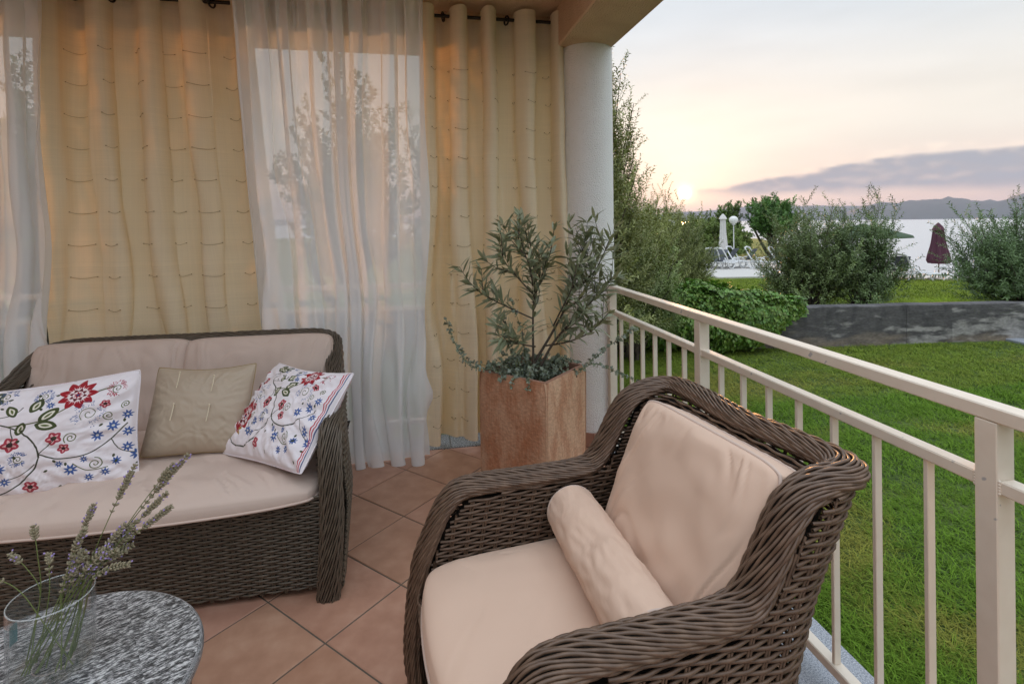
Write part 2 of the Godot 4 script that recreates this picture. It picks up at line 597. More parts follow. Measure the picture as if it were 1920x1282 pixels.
func curtain_tex() -> ImageTexture:
	var w := 1024
	var h := 1024
	var im := Image.create(w, h, false, Image.FORMAT_RGB8)
	var f := fnl(71, 0.5, 2)
	var fa := PackedFloat32Array()
	var fb := PackedFloat32Array()
	for i in w:
		fa.append(f.get_noise_2d(i * 1.7, 3.0) * 0.06)
		fb.append(f.get_noise_2d(7.0, i * 1.3) * 0.045 + f.get_noise_2d(50.0, i * 0.08) * 0.025)
	var base := Color(0.83, 0.72, 0.545)
	for y in h:
		for x in w:
			var k := 1.0 + fa[x] + fb[y] * (0.6 + 0.8 * absf(sin(x * 0.011 + y * 0.002)))
			var c := base * k
			if x % 128 == 60:
				c = c.lerp(Color(0.80, 0.70, 0.48), 0.6)
			im.set_pixel(x, y, c.linear_to_srgb())
	return ImageTexture.create_from_image(im)

func pot_tex(kind: int) -> ImageTexture:  # kind sets the wash per face: shade painted darker, light painted paler
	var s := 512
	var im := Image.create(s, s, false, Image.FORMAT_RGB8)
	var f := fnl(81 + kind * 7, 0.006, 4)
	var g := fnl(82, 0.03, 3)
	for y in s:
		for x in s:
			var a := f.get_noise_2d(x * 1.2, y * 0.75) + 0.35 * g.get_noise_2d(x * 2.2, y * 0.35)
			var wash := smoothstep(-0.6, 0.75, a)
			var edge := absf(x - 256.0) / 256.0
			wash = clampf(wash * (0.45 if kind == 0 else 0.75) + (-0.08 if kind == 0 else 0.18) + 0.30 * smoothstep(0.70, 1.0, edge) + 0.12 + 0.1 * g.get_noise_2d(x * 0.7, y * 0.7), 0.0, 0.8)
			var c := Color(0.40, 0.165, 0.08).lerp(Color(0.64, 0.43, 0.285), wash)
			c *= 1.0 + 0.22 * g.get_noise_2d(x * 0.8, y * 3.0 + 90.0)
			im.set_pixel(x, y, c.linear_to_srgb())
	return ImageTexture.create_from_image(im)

# ---------------------------------------------------------------- printed cloth
var can: Image

func dot(p: Vector2, r: float, c: Color) -> void:
	p.x = 110.0 + 0.9 * p.x
	var x0 := int(p.x - r)
	var y0 := int(p.y - r)
	for y in range(y0, int(p.y + r) + 2):
		for x in range(x0, int(p.x + r) + 2):
			if x >= 0 and y >= 0 and x < can.get_width() and y < can.get_height():
				var k := clampf(r + 0.5 - Vector2(x, y).distance_to(p), 0, 1)
				if k > 0.0:
					can.set_pixel(x, y, can.get_pixel(x, y).lerp(c, k))

func stroke(pts: Array, w: float, c: Color) -> void:
	var P := PackedVector3Array()
	for p in pts:
		P.append(Vector3(p.x, p.y, 0))
	for q in spline(Array(P), maxf(w * 0.5, 1.0)):
		dot(Vector2(q.x, q.y), w * 0.5, c)

func petal(p: Vector2, a: float, l: float, w: float, c: Color) -> void:
	var d := Vector2(cos(a), sin(a))
	for k in 12:
		var f := k / 11.0
		dot(p + d * l * f, maxf(w * 0.5 * sin(PI * (0.12 + 0.8 * f)), 0.6), c)

func curl(p: Vector2, a: float, r: float, w: float, c: Color, turns := 1.6, dirn := 1.0) -> void:
	var q := []
	for k in 22:
		var f := k / 21.0
		var ang := a + dirn * turns * TAU * f
		q.append(p + Vector2(cos(ang), sin(ang)) * r * (1.0 - f * 0.85))
	stroke(q, w, c)

func big_flower(p: Vector2, r: float) -> void:
	var red := Color(0.62, 0.07, 0.13)
	var dark := Color(0.40, 0.06, 0.12)
	var pale := Color(0.93, 0.88, 0.88)
	for k in 9:
		petal(p, k * TAU / 9, r * 1.02, r * 0.52, red)
	for k in 30:
		petal(p, k * TAU / 30 + 0.05, r * (0.74 if k % 2 == 0 else 0.62), r * 0.09, pale)
	dot(p, r * 0.5, pale)
	for k in 8:
		petal(p, k * TAU / 8 + 0.3, r * 0.46, r * 0.22, dark)
	dot(p, r * 0.27, pale)
	for k in 7:
		petal(p, k * TAU / 7, r * 0.24, r * 0.09, red)
	dot(p, r * 0.08, Color(0.16, 0.26, 0.45))

func corn_flower(p: Vector2, r: float, a0: float) -> void:
	for k in 8:
		petal(p, a0 + k * TAU / 8, r * 0.9, r * 0.3, Color(0.23, 0.35, 0.60))
	dot(p, r * 0.2, Color(0.85, 0.83, 0.8))

func pink_flower(p: Vector2, r: float) -> void:
	for k in 5:
		petal(p, 0.5 + k * TAU / 5, r * 0.9, r * 0.85, Color(0.66, 0.20, 0.27))
	for k in 5:
		petal(p, 0.5 + k * TAU / 5, r * 0.75, r * 0.3, Color(0.88, 0.68, 0.68))
	dot(p, r * 0.32, Color(0.22, 0.12, 0.12))

func spray(p: Vector2, r: float, a0: float, c: Color) -> void:
	curl(p, a0, r * 0.62, 3.2, Color(0.30, 0.34, 0.17), 1.5)
	for k in 110:
		var a := a0 + rng.randf() * TAU * 0.85
		var q := p + Vector2(cos(a), sin(a)) * r * rng.randf_range(0.62, 1.12)
		petal(q, a + rng.randf_range(-0.4, 0.4), 6.0, 2.2, c)

func leaf_print(p: Vector2, a: float, l: float) -> void:
	l *= 0.78
	var g := Color(0.26, 0.30, 0.15)
	petal(p, a, l, l * 0.62, g)
	petal(p + Vector2(cos(a), sin(a)) * l * 0.15, a, l * 0.65, l * 0.32, Color(0.90, 0.88, 0.82))
	petal(p + Vector2(cos(a), sin(a)) * l * 0.25, a, l * 0.42, l * 0.13, Color(0.36, 0.40, 0.20))

func floral_tex() -> ImageTexture:
	rng.seed = 77
	var W := 1024
	var H := 640
	can = Image.create(W, H, false, Image.FORMAT_RGB8)
	can.fill(Color(0.93, 0.905, 0.92))
	var vine := Color(0.22, 0.23, 0.17)
	var green := Color(0.32, 0.36, 0.18)
	var blue := Color(0.27, 0.36, 0.58)
	stroke([Vector2(300, 60), Vector2(330, 170), Vector2(430, 225), Vector2(520, 300), Vector2(560, 390), Vector2(530, 480), Vector2(420, 570), Vector2(260, 590), Vector2(140, 540)], 6.5, vine)
	stroke([Vector2(560, 390), Vector2(640, 430), Vector2(760, 430), Vector2(860, 370), Vector2(930, 300)], 6, vine)
	stroke([Vector2(430, 225), Vector2(560, 215), Vector2(680, 150), Vector2(780, 90), Vector2(860, 75)], 6.5, green)
	stroke([Vector2(300, 60), Vector2(250, 140), Vector2(150, 190), Vector2(40, 195)], 5.5, vine)
	stroke([Vector2(330, 170), Vector2(440, 160), Vector2(480, 120)], 4, vine)
	stroke([Vector2(545, 440), Vector2(480, 490), Vector2(380, 500), Vector2(330, 450)], 4, vine)
	stroke([Vector2(860, 370), Vector2(900, 440), Vector2(960, 470)], 4, vine)
	stroke([Vector2(140, 540), Vector2(90, 480), Vector2(70, 420)], 6, vine)
	for a in [-2.6, -0.5, 3.3, 0.15]:
		leaf_print(Vector2(300, 58), a, 105)
	leaf_print(Vector2(450, 165), -2.0, 85)
	leaf_print(Vector2(520, 150), -1.1, 95)
	leaf_print(Vector2(560, 215), -0.75, 110)
	leaf_print(Vector2(545, 235), 0.25, 105)
	leaf_print(Vector2(470, 270), -1.2, 75)
	big_flower(Vector2(700, 90), 80)
	big_flower(Vector2(235, 420), 98)
	corn_flower(Vector2(405, 440), 30, 0.2)
	corn_flower(Vector2(375, 500), 30, 0.5)
	corn_flower(Vector2(425, 510), 26, 0.1)
	corn_flower(Vector2(800, 340), 32, 0.3)
	corn_flower(Vector2(870, 300), 32, 0.0)
	corn_flower(Vector2(930, 250), 28, 0.6)
	corn_flower(Vector2(935, 345), 28, 0.2)
	corn_flower(Vector2(690, 500), 34, 0.4)
	corn_flower(Vector2(640, 460), 20, 0.4)
	corn_flower(Vector2(745, 455), 20, 0.1)
	corn_flower(Vector2(930, 430), 30, 0.0)
	corn_flower(Vector2(965, 480), 32, 0.5)
	corn_flower(Vector2(880, 495), 26, 0.2)
	pink_flower(Vector2(120, 215), 42)
	pink_flower(Vector2(115, 120), 34)
	pink_flower(Vector2(225, 175), 28)
	pink_flower(Vector2(445, 320), 38)
	pink_flower(Vector2(620, 320), 34)
	pink_flower(Vector2(520, 560), 34)
	pink_flower(Vector2(30, 230), 26)
	spray(Vector2(300, 270), 62, 0.3, blue)
	spray(Vector2(760, 215), 66, 2.4, blue)
	spray(Vector2(395, 40), 40, 0.9, blue)
	spray(Vector2(560, 70), 36, 2.2, blue)
	spray(Vector2(480, 400), 34, 0.5, blue)
	pink_flower(Vector2(830, 170), 24)
	pink_flower(Vector2(660, 380), 26)
	pink_flower(Vector2(300, 360), 26)
	corn_flower(Vector2(590, 130), 22, 0.2)
	corn_flower(Vector2(760, 560), 24, 0.3)
	corn_flower(Vector2(830, 545), 24, 0.1)
	stroke([Vector2(700, 470), Vector2(760, 520), Vector2(840, 520)], 4, green)
	stroke([Vector2(560, 390), Vector2(600, 350), Vector2(620, 330)], 4, vine)
	stroke([Vector2(440, 240), Vector2(450, 290), Vector2(445, 320)], 4, vine)
	spray(Vector2(20, 540), 44, 0.9, blue)
	spray(Vector2(870, 90), 40, 1.2, Color(0.62, 0.12, 0.2))
	for q in [Vector2(250, 500), Vector2(100, 590), Vector2(20, 320)]:
		for k in 3:
			petal(q, -1.2 + k * 1.1, 36, 17, Color(0.66, 0.50, 0.20))
	curl(Vector2(690, 330), 2.4, 30, 4, green, 1.7)
	curl(Vector2(790, 490), -1.5, 34, 4, green, 1.7)
	curl(Vector2(230, 330), 1.5, 26, 4, green, 1.6)
	curl(Vector2(850, 240), 1.0, 26, 4, green, 1.6)
	curl(Vector2(345, 410), 2.0, 24, 4, green, 1.6)
	curl(Vector2(920, 190), 2.0, 20, 4, green, 1.6)
	for k in 26:
		var q := Vector2(rng.randf_range(60, 960), rng.randf_range(60, 600))
		petal(q, rng.randf() * TAU, 15, 11, Color(0.25, 0.27, 0.17))
	for x in [0, 1]:
		for k in 3:
			var xx: float = [974.0, 986.0, 998.0][k] if x == 1 else -20.0
			if xx > 0:
				stroke([Vector2(xx, 0), Vector2(xx, 320), Vector2(xx, 640)], 5.0, [Color(0.72, 0.2, 0.25), Color(0.75, 0.35, 0.4), Color(0.3, 0.33, 0.5)][k])
	return ImageTexture.create_from_image(can)

# ---------------------------------------------------------------- terrace
func clip(poly: PackedVector2Array, ax: int, lim: float, keep_less: bool) -> PackedVector2Array:
	var out := PackedVector2Array()
	for i in poly.size():
		var a := poly[i]
		var b := poly[(i + 1) % poly.size()]
		var ia := (a[ax] <= lim) == keep_less
		var ib := (b[ax] <= lim) == keep_less
		if ia:
			out.append(a)
		if ia != ib:
			out.append(a.lerp(b, (lim - a[ax]) / (b[ax] - a[ax])))
	return out

func build_terrace() -> void:
	var fm := MB.new()
	fm.box(Vector3(-0.83, -0.34, -0.05), Vector3(4.28, 0.655, 6.72), 0.01)
	var floor_o := struct("floor", fm, M.slab)
	var gm := MB.new()
	gm.slab(PackedVector2Array([Vector2(-2.9, -3.2), Vector2(1.085, -3.2), Vector2(1.085, 3.2), Vector2(-2.9, 3.2)]), -0.012, -0.0035, 0.001)
	part("grout", gm, M.grout, floor_o)
	# square tiles laid diagonally
	var s := 0.333
	var a := Vector2(sin(PI / 4), -cos(PI / 4))
	var b := Vector2(cos(PI / 4), sin(PI / 4))
	var o := Vector2(-0.068, -2.972)
	rng.seed = 5
	for i in range(-14, 12):
		for j in range(-12, 14):
			var c := o + a * s * (i + 0.5) + b * s * (j + 0.5)
			if c.x < -2.6 or c.x > 1.4 or c.y < -3.5 or c.y > 1.2:
				continue
			var h := s * 0.5 - 0.0032
			var poly := PackedVector2Array([c - a * h - b * h, c + a * h - b * h, c + a * h + b * h, c - a * h + b * h])
			poly = clip(poly, 0, 1.083, true)
			poly = clip(poly, 1, -3.198, false)
			if poly.size() < 3:
				continue
			var area := 0.0
			for k in poly.size():
				area += poly[k].cross(poly[(k + 1) % poly.size()])
			if absf(area) < 0.002:
				continue
			var m := MB.new()
			m.slab(poly, -0.012, rng.randf_range(-0.0006, 0.0006), 0.0022)
			part("tile", m, M["tile%d" % (rng.randi() % 4)], floor_o)
	# stone border along the curtain and along the railing
	var x := -2.9
	while x < 0.93:
		var w := 0.62
		var m := MB.new()
		m.slab(PackedVector2Array([Vector2(x + 0.002, -3.415), Vector2(minf(x + w, 0.935) - 0.002, -3.415), Vector2(minf(x + w, 0.935) - 0.002, -3.204), Vector2(x + 0.002, -3.204)]), -0.013, 0.002, 0.003)
		part("border_stone", m, M.granite_dark, floor_o)
		x += w
	var z := -3.62
	while z < 3.0:
		var m := MB.new()
		var z1 := z + 0.395
		m.slab(PackedVector2Array([Vector2(1.09, z + 0.003), Vector2(1.325, z + 0.003), Vector2(1.325, z1 - 0.003), Vector2(1.09, z1 - 0.003)]), -0.034, 0.003, 0.003)
		part("border_stone", m, M.granite_pale, floor_o)
		z += 0.395
	# ceiling with the two edge beams
	var cm := MB.new()
	cm.box(Vector3(-0.9, 2.80, -2.65), Vector3(4.24, 0.22, 1.7), 0.01)
	var ceil_o := struct("ceiling", cm, M.ceiling)
	var bm := MB.new()
	bm.box(Vector3(1.049, 2.67, -2.65), Vector3(0.345, 0.44, 1.71), 0.008)
	part("beam", bm, M.ceiling, ceil_o)
	bm = MB.new()
	bm.box(Vector3(-1.02, 2.67, -3.40), Vector3(3.78, 0.42, 0.2), 0.008)
	part("beam", bm, M.ceiling, ceil_o)
	# wall of the house, left of the frame
	var wm := MB.new()
	wm.box(Vector3(-3.0, 1.2, -0.4), Vector3(0.22, 3.7, 6.2), 0.01)
	var hw := part("house_wall", wm, M.ceiling)
	tag(hw, "peach plastered house wall closing the left side of the terrace", "wall")
	# column with tiled skirting
	var col := thing("column", "round white plaster column at the outer corner of the terrace beside the railing", "column", Vector3(1.08, 0, -3.2))
	var sh := MB.new()
	var prof := []
	for k in 13:
		prof.append(Vector2(0.160, 0.004 + 2.45 * k / 12.0))
	sh.lathe(prof, 48)
	part("shaft", sh, M.plaster, col)
	for k in 14:
		var a0 := TAU * k / 14
		var m := MB.new()
		m.box(Vector3.ZERO, Vector3(0.0755, 0.082, 0.011), 0.002)
		var p := part("skirting_tile", m, M.skirting, col)
		p.position = Vector3(sin(a0) * 0.168, 0.045, cos(a0) * 0.168)
		p.rotation.y = a0

func bar(mb: MB, a: Vector3, b: Vector3, w: float, h: float, bevel := 0.002) -> void:
	var d := b - a
	var l := d.length()
	var zx := d.normalized()
	var up := Vector3.UP if absf(zx.y) < 0.9 else Vector3.RIGHT
	var sd := up.cross(zx).normalized()
	mb.box((a + b) * 0.5, Vector3(w, h, l), bevel, Basis(sd, zx.cross(sd), zx))

func railing(called_label: String, L: float, at: Vector3, turn: float, posts: Array) -> void:
	# runs along local -z from the origin
	var r := thing("balcony_railing", called_label, "railing", at, turn)
	var m := MB.new()
	m.box(Vector3(0, 0.962, -L / 2), Vector3(0.046, 0.031, L), 0.003)
	part("top_rail", m, M.paint, r)
	var edges := [0.0]
	for p in posts:
		edges.append(p)
	edges.append(L)
	for i in edges.size() - 1:
		var z0: float = edges[i] + (0.0225 if i > 0 else 0.0)
		var z1: float = edges[i + 1] - (0.0225 if i < edges.size() - 2 else 0.0)
		if z1 - z0 < 0.04:
			continue
		var c := -(z0 + z1) / 2
		m = MB.new()
		m.box(Vector3(0, 0.817, c), Vector3(0.036, 0.028, z1 - z0), 0.003)
		part("middle_rail", m, M.paint, r)
		m = MB.new()
		m.box(Vector3(0, 0.08, c), Vector3(0.036, 0.03, z1 - z0), 0.003)
		part("bottom_rail", m, M.paint, r)
		var nb := int(round((z1 - z0 + 0.045) / 0.142)) - 1
		for k in range(1, nb + 1):
			var zz := -(z0 - 0.0225 + (z1 - z0 + 0.045) * k / (nb + 1))
			m = MB.new()
			m.box(Vector3(0, 0.449, zz), Vector3(0.021, 0.708, 0.0115), 0.0015)
			part("baluster", m, M.paint, r)
	for p in posts:
		m = MB.new()
		m.box(Vector3(0, 0.473, -p), Vector3(0.045, 0.945, 0.044), 0.002)
		part("post", m, M.paint, r)
		for q in [[0.817, 0.0235], [0.817, -0.0235], [0.08, 0.0235], [0.08, -0.0235]]:
			m = MB.new()
			for k in 5:
				m.ball(Vector3(-0.0185, q[0] - 0.012 + k * 0.006, -p + q[1]), Vector3(0.0035, 0.0042, 0.0035), 6, 5)
			part("weld_bead", m, M.paint, r)

# ---------------------------------------------------------------- curtains
func cloth(nu: int, nv: int, fn: Callable) -> MB:
	var P := PackedVector3Array()
	for j in nv:
		for i in nu:
			P.append(fn.call(float(i) / (nu - 1), float(j) / (nv - 1)))
	var m := MB.new()
	m.grid(P, nu, nv, false, 1.0, Vector2(2.0, 1.0))
	return m

# u runs along the cloth, h from 0 at the hem to 1 at the top
func curtain_fn(x0t: float, x1t: float, x0b: float, x1b: float, z0: float, y0: float, y1: float, nf: float, amp_t: float, amp_b: float, seedn: int, sheer: bool) -> Callable:
	var f := fnl(seedn, 1.0, 2)
	return func(u: float, h: float) -> Vector3:
		var hang := pow(1.0 - h, 1.35)
		var warp := f.get_noise_2d(u * 2.3 * nf / 5.0, 4.0) * (0.5 if sheer else 0.20) + f.get_noise_2d(u * 3.0, h * 1.5 + 20.0) * (0.9 * hang + 0.05) * (1.0 if sheer else 0.5)
		var ph := TAU * (nf * u + warp)
		var av := 1.0 + 0.55 * f.get_noise_2d(u * nf * 0.6 + 9.0, h * 0.7)
		var a := lerpf(amp_t, amp_b, smoothstep(0.0, 0.9, 1.0 - h)) * av
		var x := lerpf(lerpf(x0b, x1b, u), lerpf(x0t, x1t, u), pow(h, 0.7))
		var z := z0 + a * cos(ph)
		if not sheer:
			z += a * 0.32 * cos(2.0 * ph + 6.0 * f.get_noise_2d(u * 2.0, 40.0)) * (1.0 - 0.4 * h)
			z += a * 0.16 * cos(3.0 * ph) * h
		x += (x1t - x0t) / nf * sin(2.0 * ph) * (0.085 if not sheer else 0.15)
		z += 0.012 * f.get_noise_2d(u * 9.0, h * 5.0 + 3.0)
		if sheer:
			z += 0.008 * cos(ph * 2.3 + 1.0) * (0.3 + h) + 0.012 * sin(u * 97.0) * smoothstep(0.45, 1.0, h)
			if h > 0.93:
				z += 0.008 * sin(u * nf * 30.0)
		var y := lerpf(y0, y1, h)
		if not sheer and h > 0.9:
			y += 0.012 * cos(ph) * (h - 0.9) * 10.0
		return Vector3(x, y, z)

func ochre_curtain(label: String, fn: Callable, nf: float, cols: Array, ring_xs: Array, rows: int, y_first: float) -> void:
	var c := thing("curtain", label, "curtain")
	part("fabric", cloth(int(nf * 40), 70, fn), M.ochre, c)
	var st: MB
	for r in rows:
		var h := (y_first - r * 0.176) / 2.6
		if h < 0.03:
			continue
		for k in cols:
			var du: float = k[1]
			var pts := PackedVector3Array()
			for i in 9:
				var uu: float = k[0] + du * (i / 8.0 - 0.5) + 0.004 * sin(r * 3.1 + k[0] * 40.0)
				var p: Vector3 = fn.call(uu, h - 0.004 * sin(i / 8.0 * PI))
				p.z += 0.005
				pts.append(p)
			st = MB.new()
			st.tube(pts, 0.0010, 4)
			st.ball(pts[0], Vector3(0.0042, 0.003, 0.003), 6, 5)
			st.ball(pts[8], Vector3(0.0042, 0.003, 0.003), 6, 5)
			part("stitched_thread", st, M.thread, c)
	for x in ring_xs:
		var m := MB.new()
		var P := PackedVector3Array()
		for i in 19:
			var a := TAU * i / 18
			P.append(Vector3(sin(a) * 0.009 * signf(sin(x * 91.0)), 2.612 + cos(a) * 0.026, sin(a) * 0.026 - 3.2))
		m.tube(P, 0.0058, 6, -1.0, false)
		var e := part("eyelet", m, M.bronze, c)
		e.position.x = x

func build_curtains() -> void:
	var rod := thing("curtain_rod", "dark bronze curtain rod with ball end below the ceiling", "curtain rod")
	var m := MB.new()
	m.tube(PackedVector3Array([Vector3(-2.8, 2.617, -3.2), Vector3(-1.0, 2.617, -3.2), Vector3(0.895, 2.617, -3.2)]), 0.0105, 10)
	part("pole", m, M.bronze, rod)
	m = MB.new()
	m.ball(Vector3(0.925, 2.617, -3.2), Vector3.ONE * 0.030, 16, 12)
	part("ball_finial", m, M.bronze, rod)
	for x in [-2.2, -0.42, 0.885]:
		m = MB.new()
		m.tube(PackedVector3Array([Vector3(x, 2.69, -3.225), Vector3(x, 2.645, -3.225), Vector3(x, 2.617, -3.21)]), 0.007, 8)
		part("bracket", m, M.bronze, rod)
	ochre_curtain("ochre curtain with rows of knotted threads hanging behind the wicker sofa", curtain_fn(-1.95, -0.93, -1.92, -0.62, -3.205, 0.05, 2.655, 4.1, 0.05, 0.034, 101, false), 4.6, [[0.14, 0.085], [0.29, 0.03], [0.44, 0.085], [0.58, 0.05], [0.72, 0.06], [0.86, 0.03]], [-1.80, -1.62, -1.44, -1.235, -1.115, -0.99], 14, 2.27)
	ochre_curtain("ochre curtain with knotted threads hanging beside the white column", curtain_fn(0.045, 0.90, 0.05, 0.945, -3.2, 0.055, 2.655, 4.1, 0.056, 0.062, 107, false), 4.1, [[0.06, 0.03], [0.17, 0.02], [0.27, 0.06], [0.42, 0.02], [0.52, 0.05], [0.64, 0.02], [0.76, 0.06], [0.90, 0.02]], [0.175, 0.285, 0.445, 0.565, 0.71, 0.875], 14, 2.23)
	var fa := curtain_fn(-2.75, -1.865, -2.75, -1.79, -3.06, 0.02, 2.665, 6.6, 0.030, 0.055, 113, true)
	var c := thing("sheer_curtain", "sheer white curtain at the far left behind the sofa", "curtain")
	part("fabric", cloth(330, 50, fa), M.sheer, c)
	var fb := curtain_fn(-0.965, 0.055, -0.72, 0.075, -3.055, 0.004, 2.665, 7.6, 0.032, 0.060, 127, true)
	c = thing("sheer_curtain", "sheer white curtain hanging between the two ochre curtains right of the sofa", "curtain")
	part("fabric", cloth(400, 60, fb), M.sheer, c)

# ---------------------------------------------------------------- wicker seats
func w_plan(c: Dictionary, k: float, h: float, ins: float) -> Vector3:
	var n1: float = c.n1
	var n2: float = c.n2
	var n3: float = c.n3
	var tot := n1 * 2 + n2 * 2 + n3
	var sg := 1.0
	if k > tot * 0.5:
		k = tot - k
		sg = -1.0
	var hw: float = c.hw + lerp_table(c.bulge, h) - ins
	var tp: float = c.taper
	var b: float = lerp_table(c.rear, h) - ins
	var r: float = maxf(c.r - ins, 0.012)
	if k < n1:
		var a := lerpf(c.a0, b - r, k / n1)
		return Vector3(a, h, (hw - tp * smoothstep(0.1, 0.85, a / b)) * sg)
	hw -= tp * smoothstep(0.1, 0.85, (b - r) / b)
	if k < n1 + n2:
		var an := (k - n1) / n2 * PI / 2
		return Vector3(b - r + r * sin(an), h, (hw - r + r * cos(an)) * sg)
	return Vector3(b, h, lerpf(hw - r, 0.0, (k - n1 - n2) / (n3 * 0.5)) * sg)

func w_inside(c: Dictionary, k: float, p: Vector3, wall: int) -> bool:
	var tot: float = c.n1 * 2 + c.n2 * 2 + c.n3
	var q := minf(k, tot - k)
	if q < c.n1:
		return p.x > lerp_table(c.front, p.y) + 0.012 and p.y < lerp_table(c.top, p.x - (0.004 if wall == 0 else 0.022)) - 0.012
	return p.y < c.htop - 0.012

func wicker_seat(o: Node3D, c: Dictionary, wm: Material) -> void:
	var tot: float = c.n1 * 2 + c.n2 * 2 + c.n3
	var names := ["armrest", "armrest", "backrest"]
	for wall in 2:
		var ins: float = 0.0 if wall == 0 else c.thick
		var h0: float = 0.03 if wall == 0 else c.seat - 0.06
		var mbs := [MB.new(), MB.new(), MB.new()]
		var nrow := int((c.htop - h0) / c.pitch)
		for r in nrow:
			var h: float = h0 + r * c.pitch
			var run := PackedVector3Array()
			var runk := 0.0
			var steps := int(tot * 4)
			for i in steps + 1:
				var k := i * 0.25
				var p := w_plan(c, k, h, ins)
				var ok := w_inside(c, k, p, wall) and i < steps
				var cut := i % int(c.n1 * 4) == 0 and i > 0
				if ok:
					var d := w_plan(c, minf(k + 0.1, tot), h, ins) - w_plan(c, maxf(k - 0.1, 0), h, ins)
					var nn := Vector3(-d.z, 0, d.x).normalized()
					var am: float = c.amp * cos(PI * (k + r))
					run.append(p - nn * am)
					runk = k
				if (not ok or (absf(k - c.n1) < 0.01) or (absf(k - (tot - c.n1)) < 0.01)) and run.size() > 0:
					var which := 0 if runk <= c.n1 + 0.01 else (1 if runk > tot - c.n1 + 0.01 else 2)
					if run.size() > 1:
						mbs[which].tube(run, c.rad, 5 if wall == 0 else 4, -1.0, false)
					var last := run[run.size() - 1]
					run = PackedVector3Array()
					if ok:
						run.append(last)
		for k in range(1, int(tot)):
			for pr in [-0.07, 0.07]:
				var P := PackedVector3Array()
				var h := h0
				while h < c.htop:
					var p := w_plan(c, k + pr, h, ins)
					if w_inside(c, k + pr, p, wall):
						P.append(p)
					elif P.size() > 1:
						break
					h += 0.03
				if P.size() > 1:
					var which := 0 if k <= c.n1 else (1 if k >= tot - c.n1 else 2)
					mbs[which].tube(P, c.rad * 0.8, 4, -1.0, false)
		for w in 3:
			if mbs[w].v.size() > 0:
				part(names[w] if wall == 0 else "inner_" + names[w], mbs[w], wm, o)
	# near-black sheet between the walls, painting the shade behind the weave
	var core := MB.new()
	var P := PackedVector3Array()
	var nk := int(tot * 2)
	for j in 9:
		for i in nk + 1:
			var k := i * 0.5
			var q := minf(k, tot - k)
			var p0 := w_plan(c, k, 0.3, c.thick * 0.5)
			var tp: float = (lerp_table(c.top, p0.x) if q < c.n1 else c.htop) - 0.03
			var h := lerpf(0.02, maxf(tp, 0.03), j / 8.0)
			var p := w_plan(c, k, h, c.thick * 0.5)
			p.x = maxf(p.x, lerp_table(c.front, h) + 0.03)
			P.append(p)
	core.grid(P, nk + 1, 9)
	part("shade_lining", core, M.core, o)
	# braided border from foot to foot
	var ctl := []
	var outs := []
	for q in c.border:
		ctl.append(Vector3(q[0], q[1], q[2]))
		outs.append(Vector3(q[3], 0, q[4]).normalized())
	for i in range(c.border.size() - 2, -1, -1):
		var q: Array = c.border[i]
		ctl.append(Vector3(q[0], q[1], -q[2]))
		outs.append(Vector3(q[3], 0, -q[4]).normalized())
	var path := PackedVector3Array()
	var outp := PackedVector3Array()
	for i in ctl.size() - 1:
		var a: Vector3 = ctl[maxi(i - 1, 0)]
		var d: Vector3 = ctl[mini(i + 2, ctl.size() - 1)]
		var m := maxi(2, int(ceil(ctl[i].distance_to(ctl[i + 1]) / 0.011)))
		for k in m:
			path.append(ctl[i].cubic_interpolate(ctl[i + 1], a, d, float(k) / m))
			outp.append((outs[i] as Vector3).lerp(outs[i + 1], float(k) / m).normalized())
	path.append(ctl[-1])
	outp.append(outs[-1])
	var N: int = c.strands
	var lens := PackedFloat32Array([0.0])
	for i in range(1, path.size()):
		lens.append(lens[i - 1] + path[i].distance_to(path[i - 1]))
	var bm := MB.new()
	var half := lens[path.size() - 1] * 0.5
	for s in N:
		var P2 := PackedVector3Array()
		for i in path.size():
			var tg := (path[mini(i + 1, path.size() - 1)] - path[maxi(i - 1, 0)]).normalized()
			var ou := (outp[i] - tg * outp[i].dot(tg)).normalized()
			var up := tg.cross(ou)
			var L := absf(lens[i] - half)
			var th: float = TAU * s / N + (lens[i] - half) * TAU / c.lay
			var lift: float = 0.0026 * sin(TAU * L / 0.095 + s * TAU / 3.0)
			P2.append(path[i] + ou * cos(th) * (c.bw + lift) + up * sin(th) * (c.bh + lift))
		bm.tube(P2, c.brad, 6, -1.0, true)
	part("braided_border", bm, wm, o)
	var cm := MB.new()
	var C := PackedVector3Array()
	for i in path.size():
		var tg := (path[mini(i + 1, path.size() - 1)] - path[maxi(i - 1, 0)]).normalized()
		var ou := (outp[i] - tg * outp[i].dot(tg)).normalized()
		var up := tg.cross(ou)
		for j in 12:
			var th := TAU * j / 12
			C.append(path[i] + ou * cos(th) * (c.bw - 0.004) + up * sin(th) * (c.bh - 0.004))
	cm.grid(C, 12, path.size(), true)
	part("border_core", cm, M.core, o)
	# front panel under the seat
	var fp := MB.new()
	var nst: int = c.front_stakes
	for r in int((c.seat - 0.085) / c.pitch):
		var h: float = 0.03 + r * c.pitch
		var run := PackedVector3Array()
		for i in nst * 4 + 1:
			var w: float = lerpf(-c.hw + 0.07, c.hw - 0.07, i / (nst * 4.0))
			var bow: float = 1.0 - pow(absf(w) / c.hw, 2.0)
			run.append(Vector3(lerp_table(c.panel, h) - c.bow * bow * h / c.seat - c.amp * cos(PI * (i * 0.25 + r)), h, w))
		fp.tube(run, c.rad, 5, -1.0, false)
